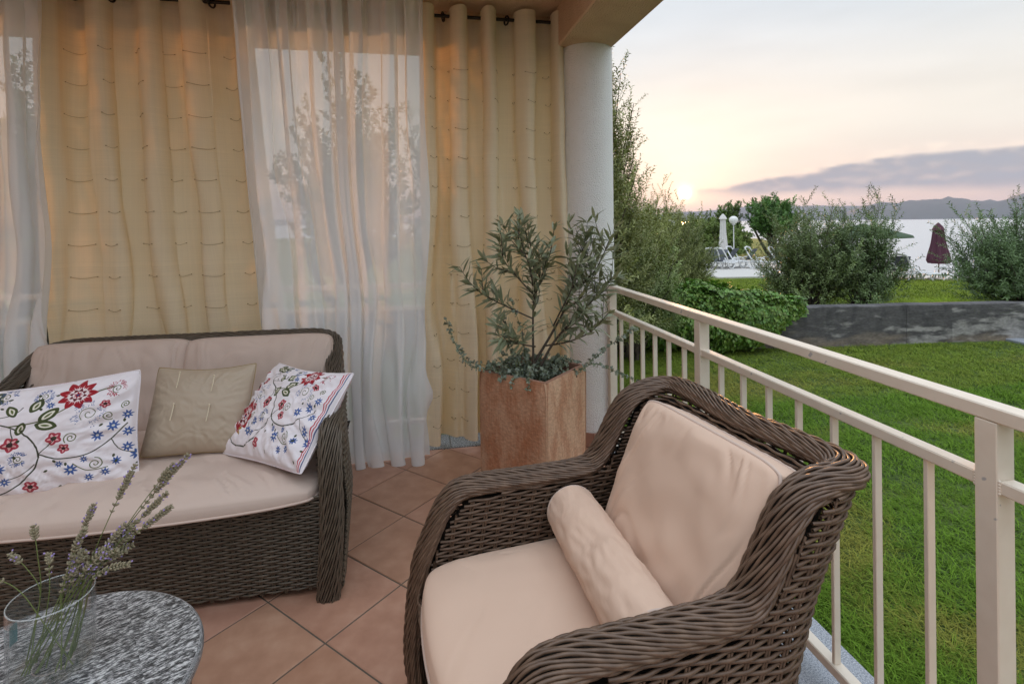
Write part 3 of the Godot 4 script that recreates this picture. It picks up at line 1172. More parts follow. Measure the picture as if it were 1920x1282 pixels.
	for i in range(0, nst + 1):
		for pr in [-0.07, 0.07]:
			var run := PackedVector3Array()
			for j in 8:
				var h: float = lerpf(0.02, c.seat - 0.085, j / 7.0)
				var w: float = lerpf(-c.hw + 0.07, c.hw - 0.07, clampf((i + pr) / nst, 0, 1))
				var bow: float = 1.0 - pow(absf(w) / c.hw, 2.0)
				run.append(Vector3(lerp_table(c.panel, h) - c.bow * bow * h / c.seat, h, w))
			fp.tube(run, c.rad * 0.8, 4, -1.0, false)
	part("front_panel", fp, wm, o)
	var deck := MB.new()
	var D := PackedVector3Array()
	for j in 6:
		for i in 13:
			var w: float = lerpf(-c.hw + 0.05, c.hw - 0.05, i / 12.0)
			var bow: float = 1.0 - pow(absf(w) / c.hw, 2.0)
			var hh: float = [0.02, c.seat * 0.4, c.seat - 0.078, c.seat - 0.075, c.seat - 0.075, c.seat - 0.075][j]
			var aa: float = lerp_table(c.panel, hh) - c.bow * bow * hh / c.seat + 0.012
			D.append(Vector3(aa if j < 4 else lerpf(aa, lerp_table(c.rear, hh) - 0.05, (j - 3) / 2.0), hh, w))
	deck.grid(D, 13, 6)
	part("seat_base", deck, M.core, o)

# box cushion: x across, y thickness, z depth, centred; seam piping round both faces
func cushion(o: Node3D, called: String, sx: float, sy: float, sz: float, crown: float, seedn: int, wr: float, wdir: Vector2, bow: float, xf: Transform3D, m: Material, pipes := 2) -> Node3D:
	var f := fnl(seedn, 1.0, 2)
	var nu := 96
	var nv := 76
	var outl := func(u: float, v: float) -> Vector2:
		var x := sx * 0.5 * u * (1.0 - 0.055 * pow(absf(v), 9.0))
		var z := sz * 0.5 * v * (1.0 - 0.055 * pow(absf(u), 9.0))
		z += bow * (1.0 - u * u) * clampf(v * 0.5 + 0.5, 0, 1)
		return Vector2(x, z)
	var node: MeshInstance3D = null
	var mb := MB.new()
	for side in [1.0, -1.0]:
		var P := PackedVector3Array()
		for j in nv:
			var v := 2.0 * j / (nv - 1) - 1.0
			v = signf(v) * (1.0 - pow(1.0 - absf(v), 1.4))
			for i in nu:
				var u := 2.0 * i / (nu - 1) - 1.0
				u = signf(u) * (1.0 - pow(1.0 - absf(u), 1.4))
				var q: Vector2 = outl.call(u, v)
				var dome := pow(clampf((1.0 - pow(absf(u), 3.5)) * (1.0 - pow(absf(v), 3.5)), 0, 1), 0.42)
				var y := sy * 0.5 + crown * dome * (1.0 if side > 0 or pipes == 2 else 0.12)
				if wr > 0.0:
					var along := q.dot(wdir)
					var acr := q.dot(Vector2(-wdir.y, wdir.x))
					var w1 := f.get_noise_2d(acr * 4.2 + 1.0 * f.get_noise_2d(acr * 1.5, along * 1.6), along * 0.7)
					var w2 := f.get_noise_2d(acr * 3.6 + 70.0 + 1.2 * w1, along * 0.8 + 9.0)
					var ridge := 0.40 * exp(-pow(w1 / 0.2, 2.0)) - 0.42 * exp(-pow((w2 + 0.05) / 0.11, 2.0)) + 0.7 * w2
					var edge := maxf(absf(u), absf(v))
					var msk := 0.35 + 0.65 * smoothstep(0.25, 0.85, edge)
					y += wr * ridge * msk * (1.0 - smoothstep(0.88, 0.99, edge)) + wr * 0.8 * f.get_noise_2d(q.x * 5.0 + 40.0, q.y * 5.0) * (1.0 - smoothstep(0.85, 0.98, edge))
				P.append(Vector3(q.x, y * side, q.y))
		mb.grid(P, nu, nv, false, 1.0, Vector2.ONE, Vector3(0, -side * 2.0, 0))
	var rim := []
	for k in 4:
		var cnt := nu - 1 if k % 2 == 0 else nv - 1
		for i in cnt:
			var tt := 2.0 * i / cnt - 1.0
			tt = signf(tt) * (1.0 - pow(1.0 - absf(tt), 1.4))
			var uv: Vector2 = [Vector2(tt, -1), Vector2(1, tt), Vector2(-tt, 1), Vector2(-1, -tt)][k]
			rim.append(outl.call(uv.x, uv.y))
	var S := PackedVector3Array()
	for j in 5:
		var yy := sy * (j / 4.0 - 0.5)
		var puff := 1.0 + 0.05 * sin(PI * j / 4.0) * sy / maxf(sx, sz) * 3.0
		for p in rim:
			S.append(Vector3(p.x * puff, yy, p.y * puff))
	mb.grid(S, rim.size(), 5, true, 1.0, Vector2(8, 0.5), Vector3.ZERO)
	node = part(called, mb, m, o)
	node.transform = xf
	if pipes > 0:
		for side in ([1.0, -1.0] if pipes == 2 else [-1.0]):
			var pm := MB.new()
			var L := PackedVector3Array()
			for p in rim:
				L.append(Vector3(p.x * 1.004, sy * 0.5 * side, p.y * 1.004))
			L.append(L[0])
			pm.tube(L, 0.0045, 6, -1.0, false)
			part("piping", pm, M.piping, node)
	return node

func throw_pillow(called: String, label: String, sx: float, sz: float, th: float, seedn: int, wr: float, xf: Transform3D, m: Material, uvr: Rect2, seam: Material) -> Node3D:
	var o := thing(called, label, "cushion")
	o.transform = xf
	var f := fnl(seedn, 1.0, 3)
	var nu := 90
	var nv := 64
	var mb := MB.new()
	var rim := PackedVector3Array()
	for side in [1.0, -1.0]:
		var P := PackedVector3Array()
		for j in nv:
			var v := 2.0 * j / (nv - 1) - 1.0
			for i in nu:
				var u := 2.0 * i / (nu - 1) - 1.0
				var x := sx * 0.5 * u * (1.0 - 0.045 * (1.0 - v * v) * u * u) * (1.0 - 0.03 * pow(absf(u * v), 6.0))
				var y := sz * 0.5 * v * (1.0 - 0.045 * (1.0 - u * u) * v * v) * (1.0 - 0.03 * pow(absf(u * v), 6.0))
				var d := pow(clampf((1.0 - u * u) * (1.0 - v * v), 0, 1), 0.48)
				var edge := maxf(absf(u), absf(v))
				var w1 := f.get_noise_2d(x * 7.0 + 2.0 * f.get_noise_2d(y * 4.0, x * 3.0), y * 9.0)
				var rad := f.get_noise_2d(atan2(v, u) * 4.0, 3.0 + 0.8 * edge)
				var z := th * 0.5 * d + wr * (1.0 - absf(w1) * 2.2) * smoothstep(1.0, 0.8, edge) * 0.7 + wr * 1.4 * rad * smoothstep(0.3, 0.85, edge) * smoothstep(1.0, 0.9, edge)
				z = maxf(z, 0.0)
				y -= 0.015 * (1.0 - u * u) * smoothstep(0.2, 1.0, v)
				P.append(Vector3(x, y, z * side))
		var f0 := mb.v.size()
		mb.grid(P, nu, nv, false, 1.0, Vector2.ONE, Vector3(0, 0, -side * 2.0))
		for j in nv:
			for i in nu:
				mb.t[f0 + j * nu + i] = Vector2(uvr.position.x + uvr.size.x * i / (nu - 1), uvr.position.y + uvr.size.y * (1.0 - float(j) / (nv - 1)))
		if side > 0:
			for i in nu:
				rim.append(P[i])
			for j in range(1, nv):
				rim.append(P[j * nu + nu - 1])
			for i in range(nu - 2, -1, -1):
				rim.append(P[(nv - 1) * nu + i])
			for j in range(nv - 2, -1, -1):
				rim.append(P[j * nu])
	part("cover", mb, m, o)
	var s := MB.new()
	s.tube(rim, 0.0028, 5, -1.0, false)
	part("seam", s, seam, o)
	return o

func basis_xz(right: Vector3, up: Vector3) -> Basis:
	right = right.normalized()
	var fw := right.cross(up).normalized()
	return Basis(right, fw.cross(right), fw)

func build_sofa() -> void:
	var o := thing("wicker_sofa", "dark brown wicker two seat sofa with beige cushions in front of the ochre curtain", "sofa", Vector3(-1.06, 0, -1.97), PI / 2)
	var c := {"hw": 0.778, "taper": 0.085, "bulge": [[0.0, 0.0], [0.35, 0.028], [0.6, 0.0], [0.85, -0.02]], "rear": [[0.0, 0.76], [0.45, 0.84], [0.65, 0.89], [0.82, 0.95]], "r": 0.12, "a0": -0.06, "n1": 17.0, "n2": 4.0, "n3": 30.0,
		"front": [[0.0, 0.02], [0.12, 0.0], [0.35, -0.01], [0.48, 0.0], [0.6, 0.04], [0.63, 0.08]], "top": [[0.0, 0.55], [0.05, 0.615], [0.14, 0.635], [0.5, 0.65], [0.64, 0.68], [0.72, 0.73], [0.80, 0.78], [0.95, 0.80]],
		"htop": 0.80, "thick": 0.085, "seat": 0.45, "pitch": 0.0104, "amp": 0.0038, "rad": 0.0042, "strands": 26, "lay": 0.85, "bw": 0.038, "bh": 0.019, "brad": 0.0035,
		"panel": [[0.0, 0.07], [0.45, 0.02]], "bow": 0.062, "front_stakes": 34,
		"border": [[0.03, 0.0, 0.735, 0, 1], [0.01, 0.14, 0.745, 0, 1], [0.0, 0.32, 0.755, 0, 1], [0.005, 0.47, 0.75, 0, 1], [0.035, 0.57, 0.745, 0, 1], [0.10, 0.62, 0.74, 0, 1], [0.30, 0.635, 0.73, 0, 1], [0.52, 0.645, 0.70, 0, 1], [0.64, 0.675, 0.675, 0, 1], [0.73, 0.73, 0.66, 0, 1], [0.82, 0.785, 0.635, 0.4, 1], [0.885, 0.80, 0.56, 1, 0.4], [0.895, 0.802, 0.4, 1, 0], [0.895, 0.802, 0.0, 1, 0]]}
	wicker_seat(o, c, M.wicker_sofa)
	# local x = towards the back, y up, z = towards the right of the picture
	var seat := Transform3D(Basis(Vector3(0, 0, 1), Vector3(0, 1, 0), Vector3(-1, 0, 0)), Vector3(0.345, 0.394, 0))
	cushion(o, "seat_cushion", 1.42, 0.025, 0.73, 0.062, 201, 0.013, Vector2(0.4, 1), 0.055, seat, M.cushion_sofa, 1)
	for s in [-1.0, 1.0]:
		var up := Vector3(0.30, 1, 0).normalized()
		var rt := Vector3(0, 0, 1)
		var b := Basis(rt, rt.cross(up).normalized() * -1.0, up)
		b = Basis(rt, up.cross(rt), up)
		cushion(o, "back_cushion", 0.655, 0.08, 0.42, 0.055, 210 + int(s), 0.012, Vector2(0.3, 1), 0.0, Transform3D(b, Vector3(0.735 - 0.012 * s, 0.612, s * 0.322 + 0.0)), M.cushion_sofa, 2)

func build_chair() -> void:
	var th := deg_to_rad(8.0)
	var A := 0.20
	var W := -1.15
	var org := Vector3(cos(th) * A + sin(th) * W, 0, -sin(th) * A + cos(th) * W)
	var o := thing("wicker_armchair", "brown wicker armchair with peach beige cushions beside the railing", "armchair", org, th)
	var c := {"hw": 0.36, "taper": 0.0, "bulge": [[0.0, -0.01], [0.35, 0.012], [0.6, 0.0], [0.85, 0.01]], "rear": [[0.0, 0.565], [0.3, 0.64], [0.5, 0.715], [0.65, 0.78], [0.78, 0.845], [0.86, 0.88]], "r": 0.13, "a0": -0.08, "n1": 15.0, "n2": 3.0, "n3": 13.0,
		"front": [[0.0, 0.02], [0.12, -0.02], [0.25, -0.03], [0.40, 0.01], [0.5, 0.05], [0.57, 0.09]], "top": [[-0.03, 0.30], [0.0, 0.40], [0.06, 0.54], [0.12, 0.60], [0.35, 0.605], [0.50, 0.606], [0.556, 0.628], [0.60, 0.69], [0.638, 0.755], [0.68, 0.80], [0.75, 0.822]],
		"htop": 0.825, "thick": 0.075, "seat": 0.43, "pitch": 0.0100, "amp": 0.0038, "rad": 0.0041, "strands": 26, "lay": 0.75, "bw": 0.041, "bh": 0.020, "brad": 0.0037,
		"panel": [[0.0, 0.06], [0.43, 0.0]], "bow": 0.03, "front_stakes": 16,
		"border": [[0.03, 0.0, 0.322, 0, 1], [-0.008, 0.12, 0.322, 0, 1], [-0.012, 0.24, 0.322, 0, 1], [0.008, 0.40, 0.322, 0, 1], [0.045, 0.50, 0.322, 0, 1], [0.085, 0.572, 0.322, 0, 1], [0.15, 0.607, 0.322, 0, 1], [0.35, 0.605, 0.322, 0, 1], [0.50, 0.606, 0.322, 0, 1], [0.556, 0.628, 0.322, 0, 1], [0.60, 0.69, 0.322, 0, 1], [0.638, 0.755, 0.322, 0, 1], [0.68, 0.80, 0.322, 0, 1], [0.74, 0.822, 0.324, 0.05, 1], [0.80, 0.828, 0.324, 0.2, 1], [0.838, 0.83, 0.285, 0.8, 0.7], [0.842, 0.828, 0.17, 1, 0.05], [0.83, 0.825, 0.0, 1, 0]]}
	wicker_seat(o, c, M.wicker)
	var seat := Transform3D(Basis(Vector3(0, 0, 1), Vector3(0, 1, 0), Vector3(-1, 0, 0)), Vector3(0.29, 0.395, 0))
	cushion(o, "seat_cushion", 0.58, 0.035, 0.55, 0.050, 221, 0.004, Vector2(1, 0.25), 0.035, seat, M.cushion, 1)
	var up := Vector3(0.42, 1, 0).normalized()
	var rt := Vector3(0, 0, 1)
	cushion(o, "back_cushion", 0.515, 0.09, 0.44, 0.055, 255, 0.010, Vector2(-0.25, 1), 0.0, Transform3D(Basis(rt, up.cross(rt), up), Vector3(0.645, 0.610, 0.028)), M.cushion, 2)
	# bolster
	var bo := thing("bolster_cushion", "round beige bolster cushion lying across the armchair seat", "cushion", Vector3.ZERO, 0.0)
	bo.transform = Transform3D(Basis(Vector3.UP, th), org) * Transform3D(Basis(Vector3.UP, -0.10), Vector3(0.415, 0.522, 0.0))
	var f := fnl(241, 1.0, 3)
	var P := PackedVector3Array()
	var nu := 72
	var nv := 66
	for j in nv:
		var s := float(j) / (nv - 1)
		var w := lerpf(-0.255, 0.255, clampf((s - 0.08) / 0.84, 0, 1))
		var rr := 0.073
		if s < 0.08:
			rr *= sqrt(s / 0.08)
			w -= 0.012 * (1.0 - pow(1.0 - s / 0.08, 2.0)) * 0.0 - 0.004 * s / 0.08
		elif s > 0.92:
			rr *= sqrt((1.0 - s) / 0.08)
		for i in nu:
			var a := TAU * i / nu
			var wrk := f.get_noise_3d(cos(a) * 1.6, sin(a) * 1.6, w * 7.0)
			var pinch := exp(-pow((w + 0.02) / 0.05, 2.0)) * exp(-pow(angle_difference(a, 2.2) / 0.5, 2.0))
			var r2 := rr * (1.0 + 0.05 * (1.0 - absf(wrk) * 2.5) - 0.22 * pinch + 0.05 * f.get_noise_2d(w * 4.0, 3.0))
			P.append(Vector3(cos(a) * r2, sin(a) * r2 * 0.97, w))
	var mb := MB.new()
	mb.grid(P, nu, nv, true, 1.0, Vector2(2, 2), Vector3.ZERO)
	part("cover", mb, M.cushion, bo)
	for e in [-1.0, 1.0]:
		var L := PackedVector3Array()
		for i in 41:
			var a := TAU * i / 40
			L.append(Vector3(cos(a) * 0.0715, sin(a) * 0.0695, e * 0.252))
		var pm := MB.new()
		pm.tube(L, 0.003, 5, -1.0, false)
		part("piping", pm, M.piping, bo)

func build_pillows() -> void:
	throw_pillow("floral_cushion", "long white cushion with embroidered flowers at the left of the sofa", 0.74, 0.40, 0.17, 301, 0.010, Transform3D(basis_xz(Vector3(1, 0.045, -0.14), Vector3(-0.25, 1, -0.2)), Vector3(-1.375, 0.612, -2.12)), M.white_cloth, Rect2(0, 0, 0.955, 1), M.white_cloth)
	var bp := throw_pillow("beige_cushion", "plain beige satin cushion with thread ties in the middle of the sofa", 0.385, 0.345, 0.15, 302, 0.004, Transform3D(basis_xz(Vector3(1, 0.0, 0.04), Vector3(0.02, 1, -0.48)), Vector3(-0.855, 0.63, -2.30)), M.beige, Rect2(0, 0, 1, 1), M.thread)
	for q in [[-0.07, 0.10], [-0.07, -0.02], [0.06, 0.08], [0.06, -0.03]]:
		var m := MB.new()
		var zz := 0.085
		m.tube(PackedVector3Array([Vector3(q[0], q[1] + 0.03, zz - 0.006), Vector3(q[0] + 0.002, q[1], zz), Vector3(q[0] - 0.002, q[1] - 0.03, zz - 0.004)]), 0.002, 5)
		m.ball(Vector3(q[0], q[1] + 0.03, zz - 0.005), Vector3.ONE * 0.004, 6, 5)
		part("thread_tie", m, M.thread_pale, bp)
	throw_pillow("floral_cushion", "white embroidered flower cushion with red striped edge leaning on the right sofa arm", 0.45, 0.40, 0.16, 303, 0.012, Transform3D(basis_xz(Vector3(0.345, 0.01, 0.27), Vector3(0.13, 0.28, -0.23)), Vector3(-0.50, 0.62, -2.20)), M.white_cloth, Rect2(0.16, 0, 0.84, 1), M.white_cloth)

# ---------------------------------------------------------------- table, vase, lavender
func build_table() -> void:
	var T := thing("coffee_table", "round coffee table with a grey streaked granite top", "table", Vector3(-0.77, 0, -1.23))
	var m := MB.new()
	var R := 0.295
	var k := 72
	var f := m.vert(Vector3(0, 0.42, 0), Vector3.UP, Vector2(0.5, 0.5))
	var ca := cos(0.55)
	var sa := sin(0.55)
	for i in k + 1:
		var a := TAU * i / k
		var q := Vector2(cos(a), sin(a)) * (R - 0.009)
		m.vert(Vector3(q.x, 0.42, q.y), Vector3.UP, Vector2(0.5 + q.x * ca - q.y * sa, 0.5 + q.x * sa + q.y * ca))
	for i in k:
		m.tri(f, f + 1 + i, f + 2 + i)
	part("stone_top", m, M.table_stone, T)
	m = MB.new()
	var prof := []
	for i in 9:
		var a := PI * i / 8
		prof.append(Vector2(R - 0.009 + 0.009 * sin(a), 0.405 - 0.0149 * cos(a)))
	m.lathe(prof, k)
	part("stone_edge", m, M.table_edge, T)
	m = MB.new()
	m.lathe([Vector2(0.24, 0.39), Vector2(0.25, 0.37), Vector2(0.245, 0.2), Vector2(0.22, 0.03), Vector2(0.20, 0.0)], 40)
	part("shade_lining", m, M.core, T)  # near-black body painting the shade behind the table weave
	m = MB.new()
	for r in 30:
		var P := PackedVector3Array()
		var h := 0.02 + r * 0.012
		var rad := lerpf(0.215, 0.262, clampf(h / 0.3, 0, 1))
		for i in 145:
			var a := TAU * i / 144
			var rr := rad + 0.004 * cos(PI * (i * 0.25 + r))
			P.append(Vector3(cos(a) * rr, h, sin(a) * rr))
		m.tube(P, 0.004, 4, -1.0, false)
	part("wicker_base", m, M.wicker_sofa, T)

	var vz := Vector3(-0.775, 0.4215, -1.286)
	var v := thing("glass_vase", "clear cylinder glass vase on the granite table", "vase", vz)
	m = MB.new()
	m.lathe([Vector2(0.0, 0.001), Vector2(0.070, 0.001), Vector2(0.074, 0.005), Vector2(0.0745, 0.05), Vector2(0.0745, 0.10), Vector2(0.0745, 0.150), Vector2(0.0735, 0.152), Vector2(0.0720, 0.150), Vector2(0.0715, 0.10), Vector2(0.0715, 0.012), Vector2(0.066, 0.008), Vector2(0.0, 0.008)], 56)
	part("glass_wall", m, M.glass, v)
	m = MB.new()
	var P := PackedVector3Array()
	for i in 57:
		P.append(Vector3(cos(TAU * i / 56) * 0.0732, 0.1515, sin(TAU * i / 56) * 0.0732))
	m.tube(P, 0.0014, 6, -1.0, false)
	part("rim", m, mat(lin(0.75, 0.8, 0.8), 0.08, {"alpha": 0.3}), v)
	m = MB.new()
	var S := PackedVector3Array()
	for j in 2:
		for i in 5:
			var a := 3.05 + i * 0.07
			S.append(Vector3(cos(a) * 0.0753, 0.055 + j * 0.042, sin(a) * 0.0753))
	m.grid(S, 5, 2)
	part("price_sticker", m, mat(lin(0.10, 0.32, 0.36), 0.5), v)

	# sprigs: tip and spike start in world, foot inside the vase
	rng.seed = 91
	var L := [
		["tall lavender sprig at the back of the bunch, slightly apart on the left", Vector3(-0.668, 0.787, -1.40), 0.115, Vector3(0.03, 0, -0.02)],
		["longest lavender sprig of the bunch, bending over to the right", Vector3(-0.557, 0.797, -1.41), 0.15, Vector3(0.02, 0, 0.02)],
		["lavender sprig with a thin stem ending just under the longest one", Vector3(-0.585, 0.783, -1.40), 0.07, Vector3(0.035, 0, 0.0)],
		["lavender sprig pointing to the right above the sofa panel", Vector3(-0.588, 0.727, -1.37), 0.10, Vector3(-0.01, 0, 0.03)],
		["violet tipped lavender sprig lowest on the right of the bunch", Vector3(-0.575, 0.70, -1.36), 0.10, Vector3(0.04, 0, 0.03)],
		["short upright lavender sprig in the middle of the bunch", Vector3(-0.735, 0.72, -1.36), 0.07, Vector3(0.0, 0, 0.02)],
		["single upright lavender sprig standing left of the bunch", Vector3(-0.835, 0.70, -1.33), 0.045, Vector3(-0.025, 0, 0.03)],
		["small lavender sprig at the left rim of the vase", Vector3(-0.865, 0.655, -1.31), 0.045, Vector3(-0.05, 0, 0.0)],
		["lavender sprig leaning out to the left edge of the picture", Vector3(-0.91, 0.615, -1.30), 0.05, Vector3(0.05, 0, 0.02)],
		["drooping lavender sprig with a sideways flower head by the rim", Vector3(-0.80, 0.64, -1.32), 0.05, Vector3(-0.03, 0, 0.0)],
	]
	for i in 15:
		L.append(["lavender sprig in the dense middle of the bunch in the vase", Vector3(-0.72 + rng.randf_range(-0.03, 0.09), 0.655 + rng.randf_range(-0.05, 0.06), -1.34 + rng.randf_range(-0.04, 0.05)), rng.randf_range(0.06, 0.1), Vector3(rng.randf_range(-0.05, 0.04), 0, rng.randf_range(-0.03, 0.04))])
	for s in L:
		var tip: Vector3 = s[1]
		var foot: Vector3 = vz + Vector3(0, 0.012, 0) + s[3]
		var lip := vz + Vector3(clampf((tip.x - vz.x) * 0.42, -0.055, 0.055), 0.155, clampf((tip.z - vz.z) * 0.4, -0.04, 0.04))
		lip.x += rng.randf_range(-0.008, 0.008)
		lip.z += rng.randf_range(-0.012, 0.012)
		var pts := spline([foot, (foot + lip) * 0.5 + Vector3(rng.randf_range(-0.004, 0.004), 0, 0), lip, lip.lerp(tip, 0.5) + Vector3(0, 0.012, 0), tip], 0.006)
		var sp := thing("lavender_sprig", s[0], "flower", Vector3.ZERO, 0.0, "lavender sprigs in the vase")
		m = MB.new()
		m.tube(pts, 0.0014, 5, 0.0009)
		part("stem", m, M.stem, sp)
		var bm := MB.new()
		var fm := MB.new()
		var acc := 0.0
		var need: float = s[2]
		var next := 0.0
		for i in range(pts.size() - 1, 0, -1):
			var d := pts[i].distance_to(pts[i - 1])
			acc += d
			if acc > need:
				break
			var ax := (pts[i] - pts[i - 1]).normalized()
			if acc >= next:
				var fr := acc / need
				next = acc + (0.005 if fr < 0.65 else 0.009)
				for k2 in 7:
					var a := TAU * k2 / 7 + acc * 300.0
					var sd := ax.cross(Vector3(0.3, 0.2, 1)).normalized()
					var od := (sd * cos(a) + ax.cross(sd) * sin(a)).normalized()
					var dr := (od * 0.8 + ax * 0.7).normalized()
					var sz := rng.randf_range(0.75, 1.2) * (0.65 + 0.5 * sin(PI * clampf(fr * 0.85 + 0.15, 0, 1)))
					var bs := Basis(dr.cross(ax).normalized(), dr, dr.cross(ax).normalized().cross(dr))
					bm.ball(pts[i] + dr * 0.0045 * sz, Vector3(0.0023, 0.0052, 0.0023) * sz, 5, 4, bs)
					if rng.randf() < 0.14:
						fm.ball(pts[i] + dr * 0.0095 * sz, Vector3(0.0021, 0.0024, 0.0021) * sz, 5, 4, bs)
		part("flower_spike", bm, M.bud, sp)
		part("blossom", fm, M.flower, sp)

# ---------------------------------------------------------------- planter
func build_planter() -> void:
	var C := Vector3(0.57, 0, -2.27)
	var s := 0.40
	var h := 0.64
	var u := Vector3(-cos(PI / 4), 0, -sin(PI / 4))
	var w := Vector3(sin(PI / 4), 0, -cos(PI / 4))
	var cen := C + (u + w) * s * 0.5
	var o := thing("terracotta_planter", "tall square terracotta planter with a pale lime bloom at the column", "planter", cen, -PI / 4)
	var m := MB.new()
	var hs := s * 0.5
	for q in 4:
		var a := q * PI / 2
		var n := Vector3(sin(a), 0, cos(a))
		var t := Vector3(cos(a), 0, -sin(a))
		var P := PackedVector3Array()
		for j in 14:
			var y := h * j / 13.0
			var tp := 1.0 - 0.03 * (1.0 - y / h)
			for i in 14:
				var e := i / 13.0 * 2.0 - 1.0
				var rd := 0.010 * (pow(absf(e), 14.0) + (pow(y / h, 26.0)))
				P.append(t * e * (hs - 0.004 * pow(absf(e), 14.0)) * tp + n * (hs - rd) * tp + Vector3(0, y, 0))
		m = MB.new()
		m.grid(P, 14, 14, false, 1.0, Vector2.ONE, Vector3(0, h / 2, 0))
		part("side_face", m, M.terracotta_bloom_lit if q == 1 or q == 2 else M.terracotta, o, "lime bloomed side of the planter, painted paler as if lit" if q == 1 or q == 2 else "red brown side of the planter, painted darker as if shaded")
	m = MB.new()
	for q in 4:
		var a := q * PI / 2
		var n := Vector3(sin(a), 0, cos(a))
		var t := Vector3(cos(a), 0, -sin(a))
		var i0 := hs - 0.03
		var o0 := hs - 0.010
		m.flat(PackedVector3Array([n * o0 - t * o0 + Vector3(0, h, 0), n * o0 + t * o0 + Vector3(0, h, 0), n * i0 + t * i0 + Vector3(0, h, 0), n * i0 - t * i0 + Vector3(0, h, 0)]), Vector3.UP)
		m.flat(PackedVector3Array([n * i0 - t * i0 + Vector3(0, h, 0), n * i0 + t * i0 + Vector3(0, h, 0), n * i0 + t * i0 + Vector3(0, h - 0.12, 0), n * i0 - t * i0 + Vector3(0, h - 0.12, 0)]), -n)
	part("rim", m, M.skirting, o)
	m = MB.new()
	m.box(Vector3(0, h - 0.10, 0), Vector3(s - 0.062, 0.06, s - 0.062), 0.01)
	part("soil", m, M.soil, o)

	# shrub with long narrow leaves
	rng.seed = 404
	var top := Vector3(cen.x, h - 0.07, cen.z)
	var pl := thing("oleander_shrub", "upright shrub with narrow grey green leaves growing in the terracotta planter", "shrub", top)
	var B := [
		[Vector3(0.0, 0, 0.0), Vector3(0.0, 0.35, 0.0), Vector3(0.01, 0.60, 0.0), Vector3(-0.02, 0.86, 0.0)],
		[Vector3(0.0, 0.1, 0.0), Vector3(0.14, 0.38, 0.03), Vector3(0.22, 0.60, 0.03), Vector3(0.27, 0.84, 0.03)],
		[Vector3(0.02, 0.05, 0), Vector3(0.10, 0.25, 0.06), Vector3(0.26, 0.45, 0.10), Vector3(0.40, 0.62, 0.12)],
		[Vector3(0.0, 0.36, 0.0), Vector3(-0.12, 0.43, 0.03), Vector3(-0.26, 0.52, 0.05), Vector3(-0.33, 0.60, 0.05)],
		[Vector3(0.0, 0.50, 0.0), Vector3(-0.08, 0.60, 0.03), Vector3(-0.15, 0.70, 0.04), Vector3(-0.17, 0.80, 0.04)],
		[Vector3(0.0, 0.45, 0.0), Vector3(0.06, 0.60, -0.05), Vector3(0.11, 0.74, -0.06), Vector3(0.13, 0.90, -0.05)],
		[Vector3(0.01, 0.2, 0), Vector3(-0.08, 0.24, 0.06), Vector3(-0.15, 0.32, 0.10), Vector3(-0.20, 0.36, 0.12)],
		[Vector3(0.05, 0.2, 0), Vector3(0.16, 0.24, 0.08), Vector3(0.26, 0.30, 0.12), Vector3(0.34, 0.40, 0.14)],
		[Vector3(0.14, 0.40, 0.03), Vector3(0.24, 0.46, 0.0), Vector3(0.32, 0.58, -0.03), Vector3(0.36, 0.72, -0.04)],
		[Vector3(0.0, 0.55, 0.0), Vector3(-0.03, 0.68, 0.06), Vector3(-0.08, 0.78, 0.08), Vector3(-0.09, 0.90, 0.09)],
		[Vector3(0.1, 0.32, 0.02), Vector3(0.13, 0.45, 0.10), Vector3(0.16, 0.55, 0.14), Vector3(0.18, 0.68, 0.16)],
		[Vector3(0.2, 0.5, 0.02), Vector3(0.30, 0.62, 0.05), Vector3(0.34, 0.72, 0.08), Vector3(0.37, 0.80, 0.08)],
	]
	var lm := []
	for k in 3:
		var q := MB.new()
		q.long_leaf(1.0, [0.17, 0.19, 0.21][k], [0.08, 0.22, -0.12][k])
		lm.append(q.mesh())
	var count := 0
	var more := [[], []]
	for bi in B.size():
		for q in B[bi].size():
			B[bi][q] *= Vector3(1.0, 0.87, 1.0)
		var pts := spline(B[bi], 0.01)
		var bm := MB.new()
		bm.tube(pts, 0.0075 if bi < 3 else 0.0045, 6, 0.0018)
		part("branch", bm, M.bark, pl)
		var n := pts.size()
		var lines := [pts]
		var sm2 := MB.new()
		for k in (7 if bi < 3 else 4):
			var i0 := int(n * rng.randf_range(0.35 if bi < 3 else 0.2, 0.9))
			var ax0 := (pts[mini(i0 + 1, n - 1)] - pts[maxi(i0 - 1, 0)]).normalized()
			var dd := (ax0 + rv() * 0.9 + Vector3(0, 0.35, 0)).normalized() * rng.randf_range(0.08, 0.17)
			var side := spline([pts[i0], pts[i0] + dd * 0.55, pts[i0] + dd + Vector3(0, 0.03, 0)], 0.01)
			lines.append(side)
			sm2.tube(side, 0.0022, 4, 0.001)
		part("twig", sm2, M.bark, pl)
